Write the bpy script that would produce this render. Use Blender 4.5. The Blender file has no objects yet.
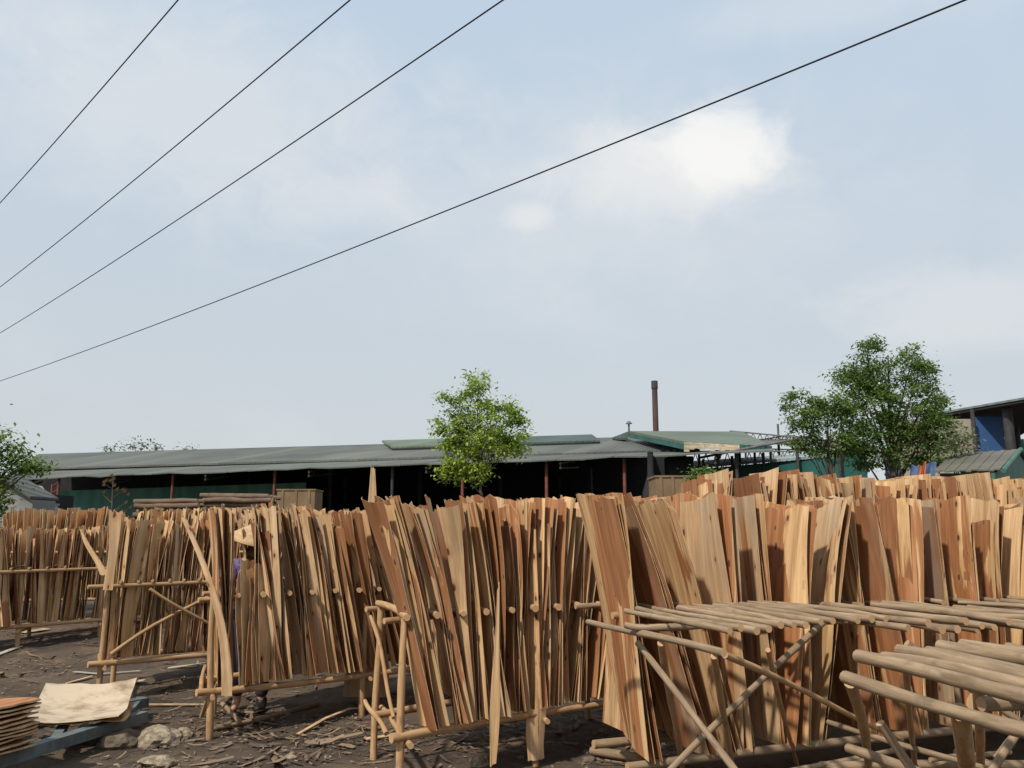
import bpy, math, random
from mathutils import Vector, Matrix, noise
S = bpy.context.scene
COL = S.collection
R = math.radians
random.seed(7)

# ------------------------------------------------------------------ camera
CAM_Z = 1.5; FPX = 850.0; PITCH = math.atan((533-384)/FPX)
cam_d = bpy.data.cameras.new('camera'); cam = bpy.data.objects.new('camera', cam_d); COL.objects.link(cam)
cam.location = (0, 0, CAM_Z); cam.rotation_euler = (math.pi/2+PITCH, 0, 0)
cam_d.sensor_width = 36; cam_d.lens = FPX/1024*36; cam_d.clip_end = 3000; cam_d.clip_start = 0.05
S.camera = cam
def ray(px, py):
    u, v = (px-512)/FPX, (384-py)/FPX
    return Vector((u, math.cos(PITCH)-v*math.sin(PITCH), math.sin(PITCH)+v*math.cos(PITCH)))
def onz(px, py, z):            # measured site point at height z
    d = ray(px, py); t = (z-CAM_Z)/d.z
    return Vector((d.x*t, d.y*t, z))
def aty(px, py, y):            # measured site point at distance y
    d = ray(px, py); t = y/d.y
    return Vector((d.x*t, y, CAM_Z+d.z*t))
def hd(deg):                   # heading, clockwise from +Y
    return Vector((math.sin(R(deg)), math.cos(R(deg)), 0))
UP = Vector((0, 0, 1))
def sstep(a, b, x):
    t = min(1, max(0, (x-a)/(b-a))); return t*t*(3-2*t)
def gz(x, y):                  # yard level
    h = 0.28*sstep(7, 14, y)
    return h + 0.10*sstep(1.0, 3.0, x)*sstep(5.8, 7.4, y)*(1-sstep(9, 14, y))

# ------------------------------------------------------------------ properties
def tag(o, label=None, cat=None, group=None, kind=None):
    if label: o['label'] = label
    if cat: o['category'] = cat
    if group: o['group'] = group
    if kind: o['kind'] = kind
    return o
def empty(name, loc=(0, 0, 0)):
    o = bpy.data.objects.new(name, None); COL.objects.link(o); o.location = loc; o.empty_display_size = .2
    return o

# ------------------------------------------------------------------ mesh builder
class MB:
    def __init__(s):
        s.v = []; s.f = []; s.m = []; s.uv = []; s.tone = []; s.seed = []; s.sm = []
    def face(s, idx, uv=None, m=0, smooth=False, tone=.5, seed=.5):
        s.f.append(idx); s.m.append(m); s.sm.append(smooth)
        s.uv.append(uv or [(0, 0)]*len(idx)); s.tone.append(tone); s.seed.append(seed)
    def quad(s, a, b, c, d, m=0, tone=.5, seed=.5):
        i = len(s.v); s.v += [Vector(a), Vector(b), Vector(c), Vector(d)]
        w = (Vector(b)-Vector(a)).length; h = (Vector(d)-Vector(a)).length
        s.face([i, i+1, i+2, i+3], [(0, 0), (w, 0), (w, h), (0, h)], m, False, tone, seed)
    def poly(s, pts, m=0):
        i = len(s.v); s.v += [Vector(p) for p in pts]; s.face(list(range(i, i+len(pts))), [(p[0], p[2]) for p in pts], m)
    def prism(s, pts, off, m=0):   # polygon pushed along off
        off = Vector(off); a = [Vector(p) for p in pts]; b = [p+off for p in a]
        s.poly(a, m); s.poly(b[::-1], m)
        n = len(a)
        for k in range(n): s.quad(a[k], b[k], b[(k+1) % n], a[(k+1) % n], m)
    def box(s, c, sx, sy, sz, rz=0, m=0):
        c = Vector(c); ex = Vector((math.cos(rz), math.sin(rz), 0)); ey = Vector((-math.sin(rz), math.cos(rz), 0))
        p = [c+ex*(a*sx/2)+ey*(b*sy/2)-UP*(sz/2) for a, b in ((-1, -1), (1, -1), (1, 1), (-1, 1))]
        s.prism(p, (0, 0, sz), m)
    def tube(s, pts, radii, n=8, m=0, mcap=1, tone=.5, seed=None, cap=True):
        if seed is None: seed = random.random()
        pts = [Vector(p) for p in pts]
        if not hasattr(radii, '__len__'): radii = [radii]*len(pts)
        base = len(s.v); L = 0
        ref = None; Ls = []
        for k, p in enumerate(pts):
            t = (pts[min(k+1, len(pts)-1)]-pts[max(k-1, 0)]).normalized()
            if ref is None: ref = (UP if abs(t.z) < .9 else Vector((1, 0, 0)))
            a = t.cross(ref).normalized(); b = a.cross(t).normalized(); ref = b
            if k: L += (p-pts[k-1]).length
            Ls.append(L)
            for j in range(n):
                th = 2*math.pi*j/n
                s.v.append(p+(a*math.cos(th)+b*math.sin(th))*radii[k])
        for k in range(len(pts)-1):
            for j in range(n):
                j2 = (j+1) % n
                u0, u1 = j/n*.2, (j+1)/n*.2
                s.face([base+k*n+j, base+k*n+j2, base+(k+1)*n+j2, base+(k+1)*n+j],
                       [(u0, Ls[k]), (u1, Ls[k]), (u1, Ls[k+1]), (u0, Ls[k+1])], m, True, tone, seed)
        if cap:
            for k, rev in ((0, False), (len(pts)-1, True)):
                i = len(s.v)
                ring = [s.v[base+k*n+j].copy() for j in range(n)]
                s.v += ring
                idx = list(range(i, i+n)); 
                if rev: idx = idx[::-1]
                s.face(idx, [(math.cos(2*math.pi*(q-i)/n), math.sin(2*math.pi*(q-i)/n)) for q in idx], mcap, False, tone, seed)
    def build(s, name, mats, parent=None, weld=False):
        me = bpy.data.meshes.new(name)
        me.from_pydata([tuple(v) for v in s.v], [], s.f)
        if not isinstance(mats, (list, tuple)): mats = [mats]
        for m in mats: me.materials.append(m)
        nm = len(mats)
        me.polygons.foreach_set('material_index', [min(k, nm-1) for k in s.m])
        me.polygons.foreach_set('use_smooth', s.sm)
        uv = me.uv_layers.new(name='UVMap')
        flat = [c for f in s.uv for p in f for c in p]
        uv.data.foreach_set('uv', flat)
        for nme, dat in (('tone', s.tone), ('seed', s.seed)):
            a = me.attributes.new(nme, 'FLOAT', 'FACE'); a.data.foreach_set('value', dat)
        me.update()
        o = bpy.data.objects.new(name, me); COL.objects.link(o)
        if parent is not None:
            o.parent = parent; o.matrix_parent_inverse = Matrix.Translation(-Vector(parent.location))
        return o
def rel(o, parent):
    o.parent = parent; o.matrix_parent_inverse = Matrix.Translation(-Vector(parent.location)); return o

# ------------------------------------------------------------------ materials
class NT:
    def __init__(s, name):
        s.mat = bpy.data.materials.new(name); s.mat.use_nodes = True
        s.t = s.mat.node_tree; s.t.nodes.clear()
        s.out = s.n('ShaderNodeOutputMaterial'); s.b = s.n('ShaderNodeBsdfPrincipled')
        s.l(s.b.outputs[0], s.out.inputs[0]); s.b.inputs['Specular IOR Level'].default_value = .25
    def n(s, ty, **kw):
        x = s.t.nodes.new(ty)
        for k, v in kw.items(): setattr(x, k, v)
        return x
    def l(s, a, b): s.t.links.new(a, b)
    def inp(s, sock, v):
        if hasattr(v, 'is_output') or isinstance(v, bpy.types.NodeSocket): s.l(v, sock)
        else: sock.default_value = v
    def math(s, op, a, b=0.0, c=0.0):
        x = s.n('ShaderNodeMath', operation=op); s.inp(x.inputs[0], a); s.inp(x.inputs[1], b); s.inp(x.inputs[2], c); return x.outputs[0]
    def mix(s, f, a, b, bt='MIX'):
        x = s.n('ShaderNodeMix', data_type='RGBA', blend_type=bt)
        s.inp(x.inputs[0], f)
        s.inp(x.inputs[6], a if not isinstance(a, tuple) else (*a, 1)[:4]); s.inp(x.inputs[7], b if not isinstance(b, tuple) else (*b, 1)[:4])
        return x.outputs[2]
    def noise(s, vec, scale, detail=4, rough=.55, dist=0):
        x = s.n('ShaderNodeTexNoise'); s.l(vec, x.inputs['Vector']) if vec is not None else None
        x.inputs['Scale'].default_value = scale; x.inputs['Detail'].default_value = detail
        x.inputs['Roughness'].default_value = rough; x.inputs['Distortion'].default_value = dist
        return x.outputs['Fac']
    def ramp(s, f, a, b, lo=0., hi=1.):
        x = s.n('ShaderNodeMapRange'); x.interpolation_type = 'SMOOTHSTEP'
        s.inp(x.inputs[0], f); x.inputs[1].default_value = a; x.inputs[2].default_value = b
        x.inputs[3].default_value = lo; x.inputs[4].default_value = hi; return x.outputs[0]
    def attr(s, nm): return s.n('ShaderNodeAttribute', attribute_name=nm).outputs['Fac']
    def bump(s, h, st=.3, d=.01):
        x = s.n('ShaderNodeBump'); x.inputs['Strength'].default_value = st; x.inputs['Distance'].default_value = d
        s.l(h, x.inputs['Height']); s.l(x.outputs[0], s.b.inputs['Normal'])
    def col(s, c): s.inp(s.b.inputs['Base Color'], c if not isinstance(c, tuple) else (*c, 1)[:4])
    def comb(s, x, y, z):
        c = s.n('ShaderNodeCombineXYZ'); s.inp(c.inputs[0], x); s.inp(c.inputs[1], y); s.inp(c.inputs[2], z); return c.outputs[0]
    def uv(s):
        x = s.n('ShaderNodeSeparateXYZ'); s.l(s.n('ShaderNodeUVMap', uv_map='UVMap').outputs[0], x.inputs[0]); return x.outputs[0], x.outputs[1]
    def obj(s): return s.n('ShaderNodeTexCoord').outputs['Object']
    def pos(s): return s.n('ShaderNodeNewGeometry').outputs['Position']

def veneer_mat():
    t = NT('veneer'); u, v = t.uv(); tone = t.attr('tone'); seed = t.attr('seed')
    z = t.math('MULTIPLY', seed, 61.7)
    big = t.comb(u, t.math('MULTIPLY', v, .13), z)
    heart = t.noise(big, 6.0, 4, .55, 1.1)
    thr = t.math('ADD', t.math('MULTIPLY', tone, .62), -.31)      # tone 0 cream .. 1 red-brown
    hm = t.ramp(t.math('ADD', heart, thr), .47, .53)
    fine = t.noise(t.comb(u, t.math('MULTIPLY', v, .02), z), 130, 3, .6)
    mid = t.noise(t.comb(u, t.math('MULTIPLY', v, .06), z), 26, 4, .6)
    r2 = t.math('FRACT', t.math('MULTIPLY', seed, 17.31)); r3 = t.math('FRACT', t.math('MULTIPLY', seed, 53.7))
    sap = t.mix(r2, (.70, .49, .28), (.60, .445, .29))
    hrt = t.mix(r3, (.45, .22, .108), (.28, .14, .075))
    c = t.mix(hm, sap, hrt)
    wide = t.noise(t.comb(u, t.math('MULTIPLY', v, .10), z), 11, 3, .6, .4)
    c = t.mix(1.0, c, t.mix(t.ramp(wide, .3, .7), (1.10, 1.08, 1.05), (.78, .71, .62)), 'MULTIPLY')
    c = t.mix(1.0, c, t.mix(t.ramp(mid, .36, .66), (1.05, 1.04, 1.02), (.78, .71, .62)), 'MULTIPLY')
    c = t.mix(1.0, c, t.mix(t.ramp(fine, .36, .64), (1.03, 1.03, 1.02), (.88, .84, .79)), 'MULTIPLY')
    gray = t.noise(t.comb(u, t.math('MULTIPLY', v, .4), z), 3.1, 3)
    c = t.mix(t.math('MULTIPLY', t.ramp(gray, .48, .68, 0, .5), t.ramp(r2, .5, 1.0)), c, (.33, .28, .215))
    vo = t.n('ShaderNodeTexVoronoi', voronoi_dimensions='2D'); t.l(t.comb(t.math('MULTIPLY_ADD', u, 8.5, z), t.math('MULTIPLY_ADD', v, 4.2, z), 0.0), vo.inputs['Vector']); vo.inputs['Scale'].default_value = 1
    sp = t.n('ShaderNodeSeparateColor'); t.l(vo.outputs['Color'], sp.inputs[0])
    gate = t.math('GREATER_THAN', sp.outputs[0], .66)
    rad = t.math('MULTIPLY_ADD', sp.outputs[1], .09, .05)
    k = t.math('MULTIPLY', gate, t.ramp(t.math('DIVIDE', vo.outputs['Distance'], rad), 1.0, .55))
    halo = t.math('MULTIPLY', gate, t.ramp(t.math('DIVIDE', vo.outputs['Distance'], rad), 2.6, 1.0, 0, .5))
    c = t.mix(halo, c, (.34, .17, .08)); c = t.mix(k, c, (.10, .045, .022))
    t.col(c); t.b.inputs['Roughness'].default_value = .72
    t.bump(mid, .25, .004)
    return t.mat
def pole_mat(name, a, b, dark):
    t = NT(name); u, v = t.uv(); seed = t.attr('seed'); z = t.math('MULTIPLY', seed, 41.3)
    n1 = t.noise(t.comb(u, t.math('MULTIPLY', v, .25), z), 22, 4, .6)
    n2 = t.noise(t.comb(u, v, z), 7, 3)
    n3 = t.noise(t.comb(u, t.math('MULTIPLY', v, .08), z), 70, 2)
    c = t.mix(t.ramp(n1, .35, .65), a, b)
    c = t.mix(t.ramp(n2, .55, .75, 0, .75), c, dark)
    c = t.mix(t.ramp(n3, .4, .7, 0, .35), c, dark)
    c = t.mix(t.math('MULTIPLY', t.math('FRACT', t.math('MULTIPLY', seed, 9.7)), .35), c, dark)
    t.col(c); t.b.inputs['Roughness'].default_value = .8; t.bump(n1, .5, .006)
    return t.mat
def rough_mat(name, a, b, scale=3, rough=.85, bump=.3, bd=.01, detail=5, stretch=None, metal=0, lo=.35, hi=.65, spec=.2):
    t = NT(name); p = t.obj()
    if stretch:
        m = t.n('ShaderNodeMapping'); m.inputs['Scale'].default_value = stretch; t.l(p, m.inputs[0]); p = m.outputs[0]
    n = t.noise(p, scale, detail, .6)
    c = t.mix(t.ramp(n, lo, hi), a, b); t.col(c)
    t.b.inputs['Roughness'].default_value = rough; t.b.inputs['Metallic'].default_value = metal; t.b.inputs['Specular IOR Level'].default_value = spec
    if bump: t.bump(n, bump, bd)
    return t.mat
def roof_mat(name, a, b, stain, per=.25, ang=0.):
    t = NT(name); p = t.obj()
    m = t.n('ShaderNodeMapping'); m.inputs['Rotation'].default_value = (0, 0, ang); t.l(p, m.inputs[0]); q = m.outputs[0]
    sx = t.n('ShaderNodeSeparateXYZ'); t.l(q, sx.inputs[0])
    n1 = t.noise(t.comb(sx.outputs[0], t.math('MULTIPLY', sx.outputs[1], .12), 0.0), .55, 5, .6)
    n2 = t.noise(q, .16, 3)
    pan = t.math('FLOOR', t.math('MULTIPLY', sx.outputs[0], .9))
    wn = t.n('ShaderNodeTexWhiteNoise', noise_dimensions='1D'); t.l(pan, wn.inputs['W'])
    c = t.mix(t.ramp(n1, .3, .7), a, b)
    c = t.mix(t.math('MULTIPLY', wn.outputs[0], .55), c, stain)
    c = t.mix(t.ramp(n2, .5, .66, 0, .65), c, stain)
    w = t.math('SINE', t.math('MULTIPLY', sx.outputs[0], 2*math.pi/per))
    t.col(c); t.b.inputs['Roughness'].default_value = .6
    t.bump(w, .6, .03)
    return t.mat
def leaf_mat(name, a, b, c3):
    t = NT(name); tone = t.attr('tone'); seed = t.attr('seed')
    c = t.mix(tone, a, b); c = t.mix(t.ramp(seed, .8, 1.0, 0, .8), c, c3)
    t.col(c); t.b.inputs['Roughness'].default_value = .5
    tr = t.n('ShaderNodeBsdfTranslucent'); t.l(t.mix(.35, c, (.25, .35, .04)), tr.inputs[0])
    ms = t.n('ShaderNodeMixShader'); ms.inputs[0].default_value = .4
    t.l(t.b.outputs[0], ms.inputs[1]); t.l(tr.outputs[0], ms.inputs[2]); t.l(ms.outputs[0], t.out.inputs[0])
    return t.mat
def ground_mat():
    t = NT('ground_soil'); p = t.pos()
    n1 = t.noise(p, .7, 6, .6); n2 = t.noise(p, 9, 6, .7); n3 = t.noise(p, 55, 3, .7); n4 = t.noise(p, 2.2, 5, .65, .8)
    c = t.mix(t.ramp(n1, .4, .65), (.066, .048, .035), (.125, .090, .062))
    c = t.mix(t.ramp(n2, .52, .7, 0, .8), c, (.115, .083, .057))
    c = t.mix(t.ramp(n3, .62, .75, 0, .7), c, (.19, .14, .09))
    c = t.mix(t.ramp(n4, .56, .68, 0, .75), c, (.030, .025, .021))
    n5 = t.noise(p, 1.1, 6, .7, 1.2); c = t.mix(t.ramp(n5, .55, .66, 0, .55), c, (.20, .145, .095))
    t.col(c); t.l(t.ramp(n4, .5, .7, .95, .6), t.b.inputs['Roughness'])
    h = t.math('ADD', t.math('MULTIPLY', n2, .7), t.math('MULTIPLY', n3, .3)); t.bump(h, .9, .035)
    return t.mat

M = {}
M['veneer'] = veneer_mat()
M['edge'] = rough_mat('veneer_edge', (.60, .43, .25), (.42, .27, .15), 14, .8, 0)
M['new_pole'] = pole_mat('new_pole', (.52, .33, .165), (.40, .235, .115), (.20, .115, .06))
M['old_pole'] = pole_mat('old_pole', (.37, .265, .165), (.26, .18, .11), (.13, .088, .055))
t = NT('cut_end'); u_, v_ = t.uv()
rr = t.math('SQRT', t.math('ADD', t.math('MULTIPLY', u_, u_), t.math('MULTIPLY', v_, v_)))
t.col(t.mix(t.ramp(t.math('SINE', t.math('MULTIPLY', rr, 34.0)), -1, 1), (.50, .31, .165), (.37, .22, .115))); t.b.inputs['Roughness'].default_value = .85
M['cut'] = t.mat
M['ground'] = ground_mat()
M['roof'] = roof_mat('fibre_roof', (.105, .113, .095), (.145, .15, .125), (.058, .061, .054), .3, R(24))
M['roof_green'] = roof_mat('green_roof', (.150, .185, .130), (.115, .145, .105), (.085, .1, .075), .3, R(24))
M['roof_teal'] = roof_mat('teal_roof', (.075, .105, .088), (.055, .085, .072), (.045, .06, .052), .3, R(24))
M['roof_blue'] = roof_mat('pale_metal_roof', (.27, .33, .33), (.20, .25, .25), (.12, .13, .125), .3, R(24))
M['black'] = rough_mat('shed_shade_black', (.018, .018, .02), (.030, .028, .028), .6, .9, 0)  # near-black colour standing in for the shade inside the sheds
M['darksteel'] = rough_mat('dark_steel', (.035, .036, .04), (.06, .055, .05), 3, .6, 0)
M['greysteel'] = rough_mat('grey_steel', (.15, .155, .16), (.09, .085, .08), 2, .6, 0)
M['rust'] = rough_mat('red_oxide_steel', (.20, .065, .04), (.12, .05, .035), 4, .7, 0)
t = NT('teal_sheet'); p_ = t.obj(); sx_ = t.n('ShaderNodeSeparateXYZ'); t.l(p_, sx_.inputs[0])
t.col(t.mix(t.ramp(t.noise(p_, .5, 4), .35, .7), (.028, .115, .10), (.018, .075, .068))); t.b.inputs['Roughness'].default_value = .55
t.bump(t.math('SINE', t.math('MULTIPLY', t.math('ADD', sx_.outputs[0], t.math('MULTIPLY', sx_.outputs[1], .3)), 25.0)), .7, .02)
M['teal'] = t.mat
M['green_paint'] = rough_mat('green_paint', (.07, .16, .115), (.05, .12, .09), 2.5, .6, 0)
M['blue'] = rough_mat('blue_panel', (.045, .10, .24), (.035, .085, .20), 1.2, .5, 0)
M['tarp'] = rough_mat('blue_tarp', (.05, .09, .19), (.10, .15, .25), 5, .5, .6, .03)
M['orange'] = rough_mat('orange_cloth', (.42, .12, .05), (.32, .08, .035), 5, .8, 0)
M['beige'] = rough_mat('beige_sheet', (.36, .32, .25), (.27, .24, .19), 1.5, .8, 0, stretch=(3, 3, .5))
M['plaster'] = rough_mat('grey_plaster', (.25, .25, .235), (.19, .19, .18), 1.6, .9, .2)
M['cream'] = rough_mat('cream_sheet', (.50, .45, .34), (.36, .26, .16), 3.0, .8, .2, stretch=(1, 1, 4))
M['board'] = rough_mat('brown_board', (.22, .15, .085), (.17, .115, .065), 2, .8, 0)
M['bark'] = rough_mat('bark', (.12, .095, .07), (.07, .055, .042), 9, .9, .6, .02, stretch=(1, 1, .25))
M['log'] = pole_mat('log_bark', (.21, .14, .09), (.14, .095, .065), (.07, .048, .035))
M['leafA'] = leaf_mat('leaf_bright', (.17, .28, .04), (.42, .52, .09), (.30, .34, .08))
M['leafB'] = leaf_mat('leaf_deep', (.07, .145, .035), (.18, .27, .065), (.15, .20, .06))
M['leafC'] = leaf_mat('leaf_pale', (.16, .20, .10), (.27, .31, .19), (.36, .38, .26))
M['leafF'] = leaf_mat('leaf_far', (.09, .11, .085), (.11, .135, .10), (.12, .13, .11))
M['flue'] = rough_mat('sooty_rust', (.105, .062, .052), (.06, .045, .042), 1.5, .8, 0, stretch=(1, 1, .3))
M['cable'] = rough_mat('cable_black', (.012, .012, .013), (.02, .02, .02), 5, .5, 0)
M['teal_lit'] = rough_mat('lit_teal_sheet', (.10, .27, .22), (.06, .19, .15), .7, .6, 0, stretch=(2, 2, .3))  # lighter copy of the teal, light on the inner wall put into the colour
M['grey_sheet'] = rough_mat('weathered_veneer', (.49, .40, .29), (.24, .165, .11), 5.5, .85, .3, .004, lo=.44, hi=.74, stretch=(1, 1.8, 1))
M['stone'] = rough_mat('stone', (.16, .125, .09), (.09, .07, .05), 14, .95, .8, .02)
M['pale_stone'] = rough_mat('lime_lump', (.34, .28, .20), (.16, .125, .085), 22, .95, .8, .02)
M['frame'] = rough_mat('blue_grey_paint', (.15, .185, .19), (.09, .105, .105), 6, .6, .2)
M['skin'] = rough_mat('skin', (.42, .25, .17), (.36, .21, .14), 8, .55, 0)
M['purple'] = rough_mat('purple_cloth', (.06, .045, .12), (.15, .11, .19), 34, .85, 0, detail=2)
M['trouser'] = rough_mat('dark_cloth', (.03, .03, .05), (.045, .042, .06), 12, .9, 0)
M['hair'] = rough_mat('black_hair', (.012, .010, .009), (.02, .017, .014), 20, .5, 0)
M['scarf'] = rough_mat('tan_scarf', (.50, .36, .23), (.42, .29, .18), 14, .9, 0)
t = NT('palm_straw'); u_, v_ = t.uv()
t.col(t.mix(t.ramp(t.noise(t.comb(u_, v_, 0.0), 22, 3), .3, .7), (.52, .35, .19), (.40, .26, .14))); t.b.inputs['Roughness'].default_value = .7
t.bump(t.math('SINE', t.math('MULTIPLY', v_, 300.0)), .5, .003); M['straw'] = t.mat
M['smokewhite'] = rough_mat('pale_box', (.42, .40, .33), (.33, .31, .26), 3, .8, 0)

# ------------------------------------------------------------------ light and sky
SUN_HEAD, SUN_EL = 217., 48.
w = bpy.data.worlds.new('World'); S.world = w; w.use_nodes = True
nt = w.node_tree; nt.nodes.clear()
N = lambda ty, **k: (lambda x: [setattr(x, a, b) for a, b in k.items()] and x or x)(nt.nodes.new(ty))
out = N('ShaderNodeOutputWorld'); bg = N('ShaderNodeBackground'); nt.links.new(bg.outputs[0], out.inputs[0])
sky = N('ShaderNodeTexSky', sky_type='NISHITA', sun_disc=False)
sky.sun_elevation = R(SUN_EL); sky.sun_rotation = R(SUN_HEAD); sky.dust_density = 3.0; sky.air_density = 1.0; sky.ozone_density = 1.5
bg.inputs[1].default_value = .10
tc = N('ShaderNodeTexCoord')
def WM(op, a, b=0., c=0.):
    x = N('ShaderNodeMath', operation=op)
    for i, q in enumerate((a, b, c)):
        if isinstance(q, bpy.types.NodeSocket): nt.links.new(q, x.inputs[i])
        else: x.inputs[i].default_value = q
    return x.outputs[0]
def WR(f, a, b, lo=0., hi=1.):
    x = N('ShaderNodeMapRange'); x.interpolation_type = 'SMOOTHSTEP'; nt.links.new(f, x.inputs[0])
    for i, q in enumerate((a, b, lo, hi)): x.inputs[i+1].default_value = q
    return x.outputs[0]
def WX(f, a, b):
    x = N('ShaderNodeMix', data_type='RGBA')
    for i, q in ((0, f), (6, a), (7, b)):
        if isinstance(q, bpy.types.NodeSocket): nt.links.new(q, x.inputs[i])
        else: x.inputs[i].default_value = q if i == 0 else (*q, 1)
    return x.outputs[2]
def wnoise(scale, detail, rough, stretch=(1, 1, 1), dist=0.):
    m = N('ShaderNodeMapping'); m.inputs['Scale'].default_value = stretch; nt.links.new(tc.outputs['Generated'], m.inputs[0])
    x = N('ShaderNodeTexNoise'); nt.links.new(m.outputs[0], x.inputs['Vector'])
    x.inputs['Scale'].default_value = scale; x.inputs['Detail'].default_value = detail; x.inputs['Roughness'].default_value = rough; x.inputs['Distortion'].default_value = dist
    return x.outputs['Fac']
sep = N('ShaderNodeSeparateXYZ'); nt.links.new(tc.outputs['Generated'], sep.inputs[0])
haze = WX(WR(sep.outputs[2], 0.0, .62), (6.7, 7.1, 7.3), (5.9, 7.15, 8.5))   # humid pale air
skyc = WX(.86, sky.outputs[0], haze)
n_soft = wnoise(3.2, 5, .55, (1, 1, 1.6)); n_det = wnoise(13, 8, .62, (1, 1, 1.3), .5)
def blob(px, py, rx, ry):      # soft elliptical region round a direction in the sky
    c = ray(px, py).normalized()
    e = ray(px+60, py).normalized()-ray(px-60, py).normalized(); e.normalize()
    f = ray(px, py-60).normalized()-ray(px, py+60).normalized(); f.normalize()
    d = []
    for ax, r in ((e, rx), (f, ry)):
        x = N('ShaderNodeVectorMath', operation='DOT_PRODUCT'); nt.links.new(tc.outputs['Generated'], x.inputs[0]); x.inputs[1].default_value = ax
        q = WM('DIVIDE', WM('SUBTRACT', x.outputs['Value'], c.dot(ax)), r/FPX); d.append(WM('MULTIPLY', q, q))
    return WM('SQRT', WM('ADD', d[0], d[1]))
wob = WM('MULTIPLY_ADD', n_det, 1.2, -.6)
wob2 = WM('MULTIPLY_ADD', n_soft, .7, -.35)
def cloud(px, py, rx, ry, e0, e1, hi):
    return WR(WM('ADD', WM('ADD', blob(px, py, rx, ry), wob), wob2), e0, e1, hi, 0.)
c = skyc
soft = WR(n_soft, .50, .72, 0, .22)
c = WX(soft, c, (7.5, 7.9, 8.2))
for (px, py, rx, ry, e0, e1, hi) in ((200, 110, 240, 105, .2, 1.25, .50), (350, 200, 90, 35, .2, 1.2, .30), (600, 205, 300, 120, .1, 1.3, .35),
                                    (965, 310, 120, 48, .3, 1.1, .45), (40, 20, 120, 50, .1, 1.2, .3), (820, 8, 160, 30, .1, 1.2, .3)):
    c = WX(cloud(px, py, rx, ry, e0, e1, hi), c, (8.1, 8.15, 8.15))
c = WX(cloud(665, 172, 135, 50, .25, 1.15, .6), c, (9.0, 8.9, 8.7))
c = WX(cloud(720, 142, 72, 44, .35, 1.05, .72), c, (9.9, 9.75, 9.4))
c = WX(cloud(528, 216, 34, 18, .3, 1.1, .45), c, (9.0, 8.9, 8.7))
nt.links.new(c, bg.inputs[0])
sl = bpy.data.lights.new('sun', 'SUN'); so = bpy.data.objects.new('sun', sl); COL.objects.link(so)
sl.energy = 4.3; sl.angle = R(2.2); sl.color = (1.0, .93, .82)
sd = Vector((math.sin(R(SUN_HEAD))*math.cos(R(SUN_EL)), math.cos(R(SUN_HEAD))*math.cos(R(SUN_EL)), math.sin(R(SUN_EL))))
so.rotation_euler = sd.to_track_quat('Z', 'Y').to_euler(); so.location = (0, 0, 30)
S.view_settings.view_transform = 'Standard'; S.view_settings.look = 'None'; S.view_settings.exposure = 0; S.view_settings.gamma = 1
S.view_settings.use_curve_mapping = False

# ------------------------------------------------------------------ ground
def axis(lo, hi, a, b, step, grow=1.25):
    xs = []; x = a
    while x <= b: xs.append(x); x += step
    s = step; x = a
    while x > lo: s *= grow; x -= s; xs.insert(0, x)
    s = step; x = xs[-1]
    while x < hi: s *= grow; x += s; xs.append(x)
    return xs
gx = axis(-700, 700, -9, 6, .09); gy = axis(-60, 1200, 3.5, 13, .09)
def gnoise(x, y):
    if y > 40 or abs(x) > 40: return 0
    return .030*noise.noise(Vector((x*1.3, y*1.3, 0)))+.016*noise.noise(Vector((x*5, y*5, 3)))+.012*noise.noise(Vector((x*14, y*14, 9)))
def ground_at(x, y): return gz(x, y)+gnoise(x, y)
me = bpy.data.meshes.new('ground')
vs = [(x, y, ground_at(x, y)) for y in gy for x in gx]; nx = len(gx)
fs = [(j*nx+i, j*nx+i+1, (j+1)*nx+i+1, (j+1)*nx+i) for j in range(len(gy)-1) for i in range(nx-1)]
me.from_pydata(vs, [], fs); me.polygons.foreach_set('use_smooth', [True]*len(fs)); me.materials.append(M['ground'])
g = bpy.data.objects.new('ground', me); COL.objects.link(g); tag(g, kind='structure')

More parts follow.
